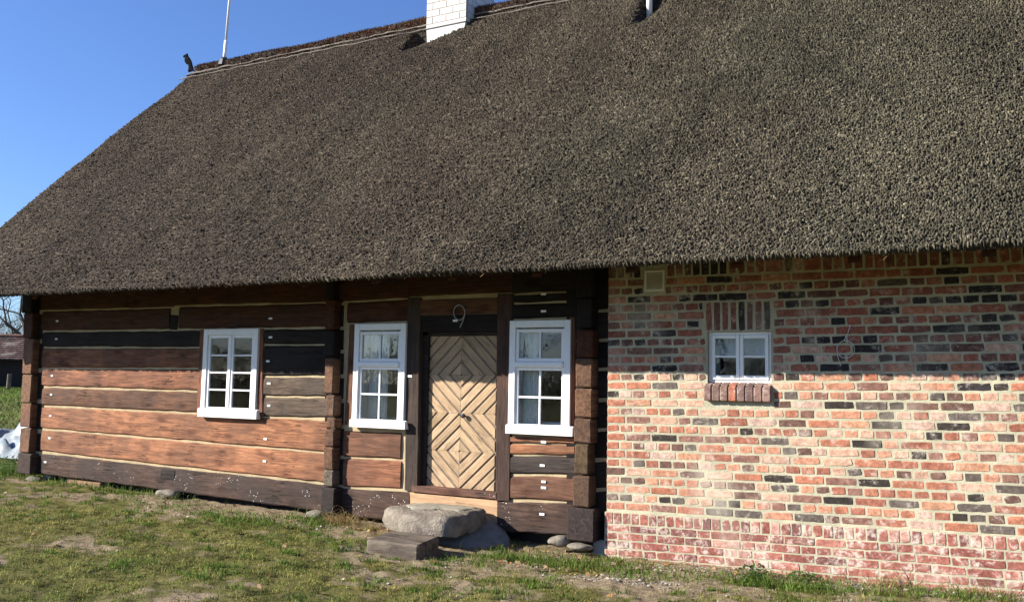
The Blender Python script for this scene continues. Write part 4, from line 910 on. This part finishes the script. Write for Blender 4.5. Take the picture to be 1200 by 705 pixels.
for i_, (px, py, yy, rx, rz, lb) in enumerate([(40,563,-.02,.16,.07,'grey footing stone under the left corner post'),(197,578,-.06,.20,.06,'pale flat footing stone under the middle of the left log wall'),(370,603,-.1,.13,.055,'small pale footing stone left of the projecting log ends'),(655,633,-.08,.12,.06,'rounded pale footing stone under the right sill beam end'),(680,640,-.16,.13,.035,'low brown stone beside the brick wall corner')]):
    p = W(px, py, yy); tag(rock('footing_stone', p.x, yy, p.z, rx, .12, rz, 70+i_), lb, 'stone', 'footing stones under the log walls')
p = W(96, 570, .0); mb = MB(); a, b = wx(77.5,568,-.0), wx(117,571,-.0); mb.box(a, b, -.0, .2, wz(97,578,0)-.05, wz(97,563.5,0), (.32,.19,.12,0), .012); tag(mb.build('wooden_chock', M_WOOD), 'light brown timber chock wedged beneath the left sill beam', 'timber block')
# doorstep: a rough stone slab, concrete under it, timber block in front
import bmesh
def blob_slab(name, outline, z0, ztop, mat, seed, amp=.012, nlev=7, bulge=.06):
    """rounded slab from a plan outline; ztop(x, y) gives the top surface"""
    rs = np.random.default_rng(seed); bm = bmesh.new(); n0 = len(outline); pts = []
    for i in range(n0):
        a = Vector(outline[i]); b = Vector(outline[(i+1)%n0])
        for t in np.linspace(0, 1, 7)[:-1]: pts.append(a.lerp(b, t))
    for _ in range(1): pts = [(pts[i-1]+pts[i]*2+pts[(i+1)%len(pts)])/4 for i in range(len(pts))]
    c = sum(pts, Vector((0,0)))/len(pts); n = len(pts); rings = []
    lev = [(0,.99),(.35,1.03),(.75,1.02),(.93,.985),(1.0,.935)]
    for (t, k_) in lev:
        rg = []
        for p in pts:
            q = c+(p-c)*k_; zt = ztop(q.x, q.y); z = z0+(zt-z0)*t; rg.append(bm.verts.new((q.x+rs.normal(0,amp*.6), q.y+rs.normal(0,amp*.6), z+rs.normal(0,amp*.5))))
        rings.append(rg)
    for k_ in (.75,.55,.35,.15):
        rings.append([bm.verts.new(((c+(p-c)*k_).x, (c+(p-c)*k_).y, ztop(*(c+(p-c)*k_))+rs.normal(0,amp*.4)+.006)) for p in pts])
    for a, b in zip(rings[:-1], rings[1:]):
        for i in range(n): bm.faces.new((a[i], a[(i+1)%n], b[(i+1)%n], b[i]))
    bm.faces.new(rings[-1]); me = bpy.data.meshes.new(name); bm.normal_update(); bmesh.ops.recalc_face_normals(bm, faces=bm.faces); bm.to_mesh(me); bm.free(); me.materials.append(mat); me.polygons.foreach_set('use_smooth', [True]*len(me.polygons))
    return link(name, me)
M_STEP = mat_plain('step_stone', (.235,.20,.16), .95, .1, 7, .3, 1., .03)
step = blob_slab('door_step', [(-5.86,-.06),(-5.35,-.03),(-4.88,-.06),(-4.86,-.40),(-4.93,-.80),(-5.40,-.84),(-5.86,-.62)], .0, lambda x, y: .208-.06*max(0, (-y-.45))-.05*max(0, -5.6-x), M_STEP, 3, .014)
tag(step, 'rounded worn stone slab step below the door', 'step')
cap_ = blob_slab('top_layer', [(-5.66,-.12),(-4.96,-.10),(-4.98,-.46),(-5.2,-.42),(-5.5,-.58),(-5.70,-.42)], .14, lambda x, y: .222-.04*max(0,(-y-.4)), mat_plain('mortar_layer', (.27,.245,.19), .95, .1, 8, .2, .6, .01), 8, .007); cap_.parent = step
cb = blob_slab('step_footing', [(-5.4,-.015),(-4.62,-.015),(-4.52,-.22),(-4.70,-.50),(-5.4,-.62)], -.35, lambda x, y: max(-.3, .16+.5*y-.62*max(0,x+4.92)), mat_plain('rough_concrete', (.19,.18,.165), .95, .1, 9, .15, .5, .012), 5, .008)
cb.parent = step
mb = MB(); g0 = -.3; 
P = [(-5.46,-1.40,g0),(-4.90,-1.345,g0),(-4.93,-.93,g0),(-5.50,-.93,g0),(-5.47,-1.40,.015),(-4.90,-1.34,.005),(-4.93,-.92,.03),(-5.50,-.93,.04)]
mb.hexa(P, (.20,.165,.13,0), .018, (3,0,5)); tag(mb.build('timber_step', M_WOOD), 'low grey weathered timber block lying in front of the stone doorstep', 'timber block')

# ------------------------------------------------------------------ plants at the corner
def weed(name, x, y, r, n, hgt, col, label):
    mb = MB(); z = float(ground_z(x, y))
    for k_ in range(n):
        a = random.uniform(0, 6.28); d = random.random()**.5*r; bx, by = x+math.cos(a)*d, y+math.sin(a)*d; h_ = hgt*random.uniform(.35,1)*(1-.5*d/r); L = random.uniform(.02,.05); w_ = L*.4
        b2 = random.uniform(0,6.28); dx, dy_ = math.cos(b2), math.sin(b2); up_ = random.uniform(-.1,.7); c = tuple(q*random.uniform(.6,1.4) for q in col)+(0,)
        o_ = Vector((bx, by, z+h_)); t = Vector((dx, dy_, up_)).normalized()*L; sd_ = Vector((-dy_, dx, 0))*w_
        mb.add([o_, o_+t*.5+sd_, o_+t, o_+t*.5-sd_], [(0,1,2,3)], c)
        if True: mb.add([(bx*.6+x*.4, by*.6+y*.4, z), (bx*.6+x*.4+.004, by*.6+y*.4, z), o_], [(0,1,2)], c)
    return tag(mb.build(name, M_GRASS), label, 'plant', 'low weeds by the walls')
weed('leafy_weed', -13.6, .15, .38, 420, .24, (.07,.13,.02), 'bushy green weed at the far left corner post')
weed('leafy_weed', -1.95, -.42, .16, 160, .13, (.05,.10,.02), 'small dark green weed before the brick wall, under the window')
weed('leafy_weed', -5.62, -1.5, .06, 26, .13, (.04,.08,.02), 'tiny weed at the left front edge of the timber block')
weed('leafy_weed', -1.55, -.36, .13, 110, .10, (.06,.12,.02), 'light green weed before the brick wall, right of the darker one')

# ------------------------------------------------------------------ left background
def at(px, py, y): return W(px, py, y)
# crumpled plastic sheet
xs_ = np.linspace(0, 1, 46); Xg, Yg = np.meshgrid(xs_, xs_)
hgt = np.abs(vnoise(Xg*7, Yg*7, 71)-.5)*.8+np.abs(vnoise(Xg*15+3, Yg*13, 72)-.5)*.5; edge = np.minimum(np.minimum(Xg, 1-Xg), np.minimum(Yg, 1-Yg))
hgt = hgt*np.clip(edge*9, 0, 1)+np.clip(edge*3, 0, 1)*.16+ .25*np.exp(-((Xg-.85)/.3)**2)*np.clip(edge*6,0,1)
px_ = -17.3+Xg*3.4+vnoise(Xg*4, Yg*4, 74)*.2; py_ = 1.2+Yg*2.6+vnoise(Xg*4, Yg*4, 75)*.3
V = np.stack([px_, py_, ground_base(px_, py_)+.03+hgt], -1).reshape(-1,3); i_ = np.arange(45*46).reshape(45,46)[:, :-1].ravel()
M_FOIL = mat_plain('plastic_sheet', (.22,.25,.26), .35, .5, 5, .1, .3, .02)
tag(np_mesh('plastic_sheet', V, [np.stack([i_, i_+1, i_+47, i_+46], -1)], M_FOIL), 'crumpled white plastic sheeting heaped on the grass behind the house corner', 'plastic sheet')
# low shed with a tiled roof
sx, sy = -49.0, 22.0; shed = empty('tiled_shed', (sx, sy, .5), 'low dark shed with a reddish tiled roof behind the lawn', 'shed')
u_ = Vector((.80,.60,0)); v_ = Vector((-.60,.80,0))   # along the front, away from the camera
def S(a, b, z): p = Vector((sx, sy, 0))+u_*a+v_*b; return (p.x, p.y, z)
mb = MB(); mb.hexa([S(-9,0,-.2),S(9,0,-.2),S(9,5,-.2),S(-9,5,-.2),S(-9,0,2.5),S(9,0,2.5),S(9,5,2.5),S(-9,5,2.5)], (.03,.027,.026,0)); mb.build('wall', M_DARK, shed)
mb = MB()
for r_ in range(11):
    t0, t1 = r_/11, (r_+1)/11
    for q in range(72):
        a, b = -9.4+q*.26, -9.4+q*.26+.25; c = random.choice([(.12,.06,.045),(.09,.05,.042),(.14,.07,.055),(.07,.045,.04)])+(0,)
        y0_, y1_ = -.5+3.2*t0, -.5+3.2*t1+.06; z0_, z1_ = 2.35+1.35*t0, 2.35+1.35*t1
        mb.add([S(a,y0_,z0_+.05),S(b,y0_,z0_+.05),S(b,y1_,z1_+.01),S(a,y1_,z1_+.01),S(a,y0_,z0_-.02),S(b,y0_,z0_-.02)], [(0,1,2,3),(4,5,1,0)], c)
mb.hexa([S(-9.4,2.6,3.66),S(9.3,2.6,3.66),S(9.3,5.6,2.3),S(-9.4,5.6,2.3),S(-9.4,2.7,3.78),S(9.3,2.7,3.78),S(9.3,5.6,2.42),S(-9.4,5.6,2.42)], (.16,.08,.06,0))
mb.tube([S(-9.4,2.68,3.78),S(9.3,2.68,3.78)], .1, 8, (.2,.1,.075,0)); mb.build('roof', M_BRICK, shed)
# fence post on the bank
p = at(9, 463, 20.); gz = float(ground_base(p.x, p.y)); zt_ = at(9, 438, 20.).z
mb = MB(); mb.tube([(p.x,20.,gz-.2),(p.x+.04,20.,zt_)], [.11,.10], 9, (.22,.18,.13,0)); tag(mb.build('fence_post', M_WOOD), 'single weathered wooden post on the grass in front of the shed', 'post')

def tree_mesh(seed, height, spread=1.0, depth=6, dens=1.0):
    rs = random.Random(seed); tr = MB(); cr = MB()
    def grow(p, d, L, r, lv):
        n = 3 if lv < 4 else 2; pts = [p]; q = Vector(p)
        for i in range(n):
            d = (d+Vector((rs.gauss(0,.13), rs.gauss(0,.13), rs.gauss(.03,.08)))).normalized(); q = q+d*L/n; pts.append(Vector(q))
        r1 = r*.68; rr = [r+(r1-r)*i/n for i in range(n+1)]
        (tr if lv < 2 else cr).tube(pts, rr, 7 if lv < 2 else (4 if lv < 4 else 3), (.085,.072,.06,0), False)
        if lv >= depth: return
        k = rs.choice([2,3,3]) if lv < 4 else rs.choice([2,2,3])
        for j in range(k):
            a = rs.uniform(0, 6.28); tilt = rs.uniform(.35,.95)*spread
            o = d.orthogonal().normalized(); o.rotate(Matrix.Rotation(a, 3, d)); nd = (d*math.cos(tilt)+o*math.sin(tilt)+Vector((0,0,.12))).normalized()
            grow(pts[-1] if j < 2 else pts[-2], nd, L*rs.uniform(.62,.85), r1*rs.uniform(.6,.85), lv+1)
    grow(Vector((0,0,0)), Vector((0,0,1)), height*.27, height*.026, 0)
    return tr, cr
M_BARK = mat_tint('grey_bark', .9, .15, .3, 30, .5, .01)
TM = []
for sd_, hg in ((3, 11), (5, 13), (9, 9.5)):
    tr, cr = tree_mesh(sd_, hg); TM.append((tr, cr))
proto = []
def place_tree(kind, x, y, sc, rz, label, group):
    root = empty('bare_tree', (x, y, float(ground_base(x, y))-.05), label, 'tree', group)
    if len(proto) <= kind or proto[kind] is None:
        while len(proto) <= kind: proto.append(None)
        t_ = TM[kind][0].build('trunk', M_BARK, None); c_ = TM[kind][1].build('crown', M_BARK, None); proto[kind] = (t_, c_)
    else:
        t_, c_ = (o.copy() for o in proto[kind]); COL.objects.link(t_); COL.objects.link(c_)
    for o in (t_, c_): o.parent = root; o.matrix_parent_inverse = Matrix.Identity(4)
    root.rotation_euler = (0, 0, rz); root.scale = (sc,)*3
    return root
G1 = 'bare trees beyond the shed'; G2 = 'bare trees across the yard facing the house'
place_tree(0, -44.5, 17.5, .82, .3, 'leafless dark tree with spreading branches just left of the house corner', G1)
place_tree(1, -66, 36, 1.0, 1.2, 'leafless tree standing behind the right end of the shed', G1)
place_tree(2, -75, 34, 1.0, 2.2, 'leafless tree standing behind the middle of the shed', G1)
place_tree(1, -80, 40, .95, 3.0, 'tall leafless tree at the back behind the shed, by the picture edge', G1)
place_tree(2, -68, 43, 1.35, 4.0, 'leafless tree farthest back behind the shed', G1)
# far wood: one dense twig mass
def thicket(name, cx, cy, ux, uy, L, D, H, n, label, col=(.07,.055,.05)):
    t = RNG.uniform(-L/2, L/2, n); d = RNG.uniform(0, D, n); X = cx+ux*t-uy*d; Y = cy+uy*t+ux*d; top = H*(.65+.35*vnoise(t*.12, d*.1, 81)+.2*vnoise(t*.5, d*.3, 82)-.15); z = top*RNG.random(n)**.8
    a = RNG.uniform(0,6.28,n); ln = RNG.uniform(.3,1.2,n); wd = RNG.uniform(.012,.04,n); dx = np.cos(a)*ln*.5; dy_ = np.sin(a)*ln*.5; dz = ln*RNG.uniform(.2,1,n); gz = ground_base(X, Y)
    P0 = np.stack([X, Y, gz+z], -1); P1 = P0+np.stack([dx, dy_, dz], -1); sx_ = np.stack([-uy*0+ux*wd, uy*wd, wd*.3], -1)
    V = np.stack([P0-sx_, P0+sx_, P1], 1).reshape(-1,3); b = np.arange(n)*3
    m = int(L*.9); tt = RNG.uniform(-L/2, L/2, m); dd = RNG.uniform(0, D, m); Xs = cx+ux*tt-uy*dd; Ys = cy+uy*tt+ux*dd; g_ = ground_base(Xs, Ys); hw = RNG.uniform(.05,.12,m)
    V2 = np.stack([np.stack([Xs-hw*ux, Ys-hw*uy, g_-.2], -1), np.stack([Xs+hw*ux, Ys+hw*uy, g_-.2], -1), np.stack([Xs+hw*.3, Ys, g_+H*.8], -1)], 1).reshape(-1,3); b2 = np.arange(m)*3+len(V)
    cc = np.repeat(np.array(col)*RNG.uniform(.5,1.5,(n+m,1)), 3, 0)
    return tag(np_mesh(name, np.concatenate([V, V2]), [np.stack([b,b+1,b+2], -1), np.stack([b2,b2+1,b2+2], -1)], M_BARK, cc), label, 'woodland', kind='stuff')
thicket('distant_wood', -105, 62, .85, .53, 110, 25, 10, 70000, 'brown leafless woodland far behind the shed')
# trees across the yard, seen mirrored in the panes
for i_, (x, y, k_, sc, rz) in enumerate([(-22,-44,0,.85,.5),(-29,-46,1,.8,1.4),(-15,-47,2,.95,2.),(-36,-42,2,.85,2.9),(-43,-40,0,.8,3.6),(-8,-50,1,.8,4.4),(-52,-38,1,.75,5.2)]):
    place_tree(k_, x, y, sc, rz, 'bare tree across the yard, number %d of the row' % (i_+1) if False else 'leafless tree across the yard, mirrored in the window panes', G2)
thicket('yard_hedge', -30, -56, 1, 0, 90, 6, 4.2, 26000, 'bare hedge across the yard, mirrored in the window panes', (.06,.055,.04))
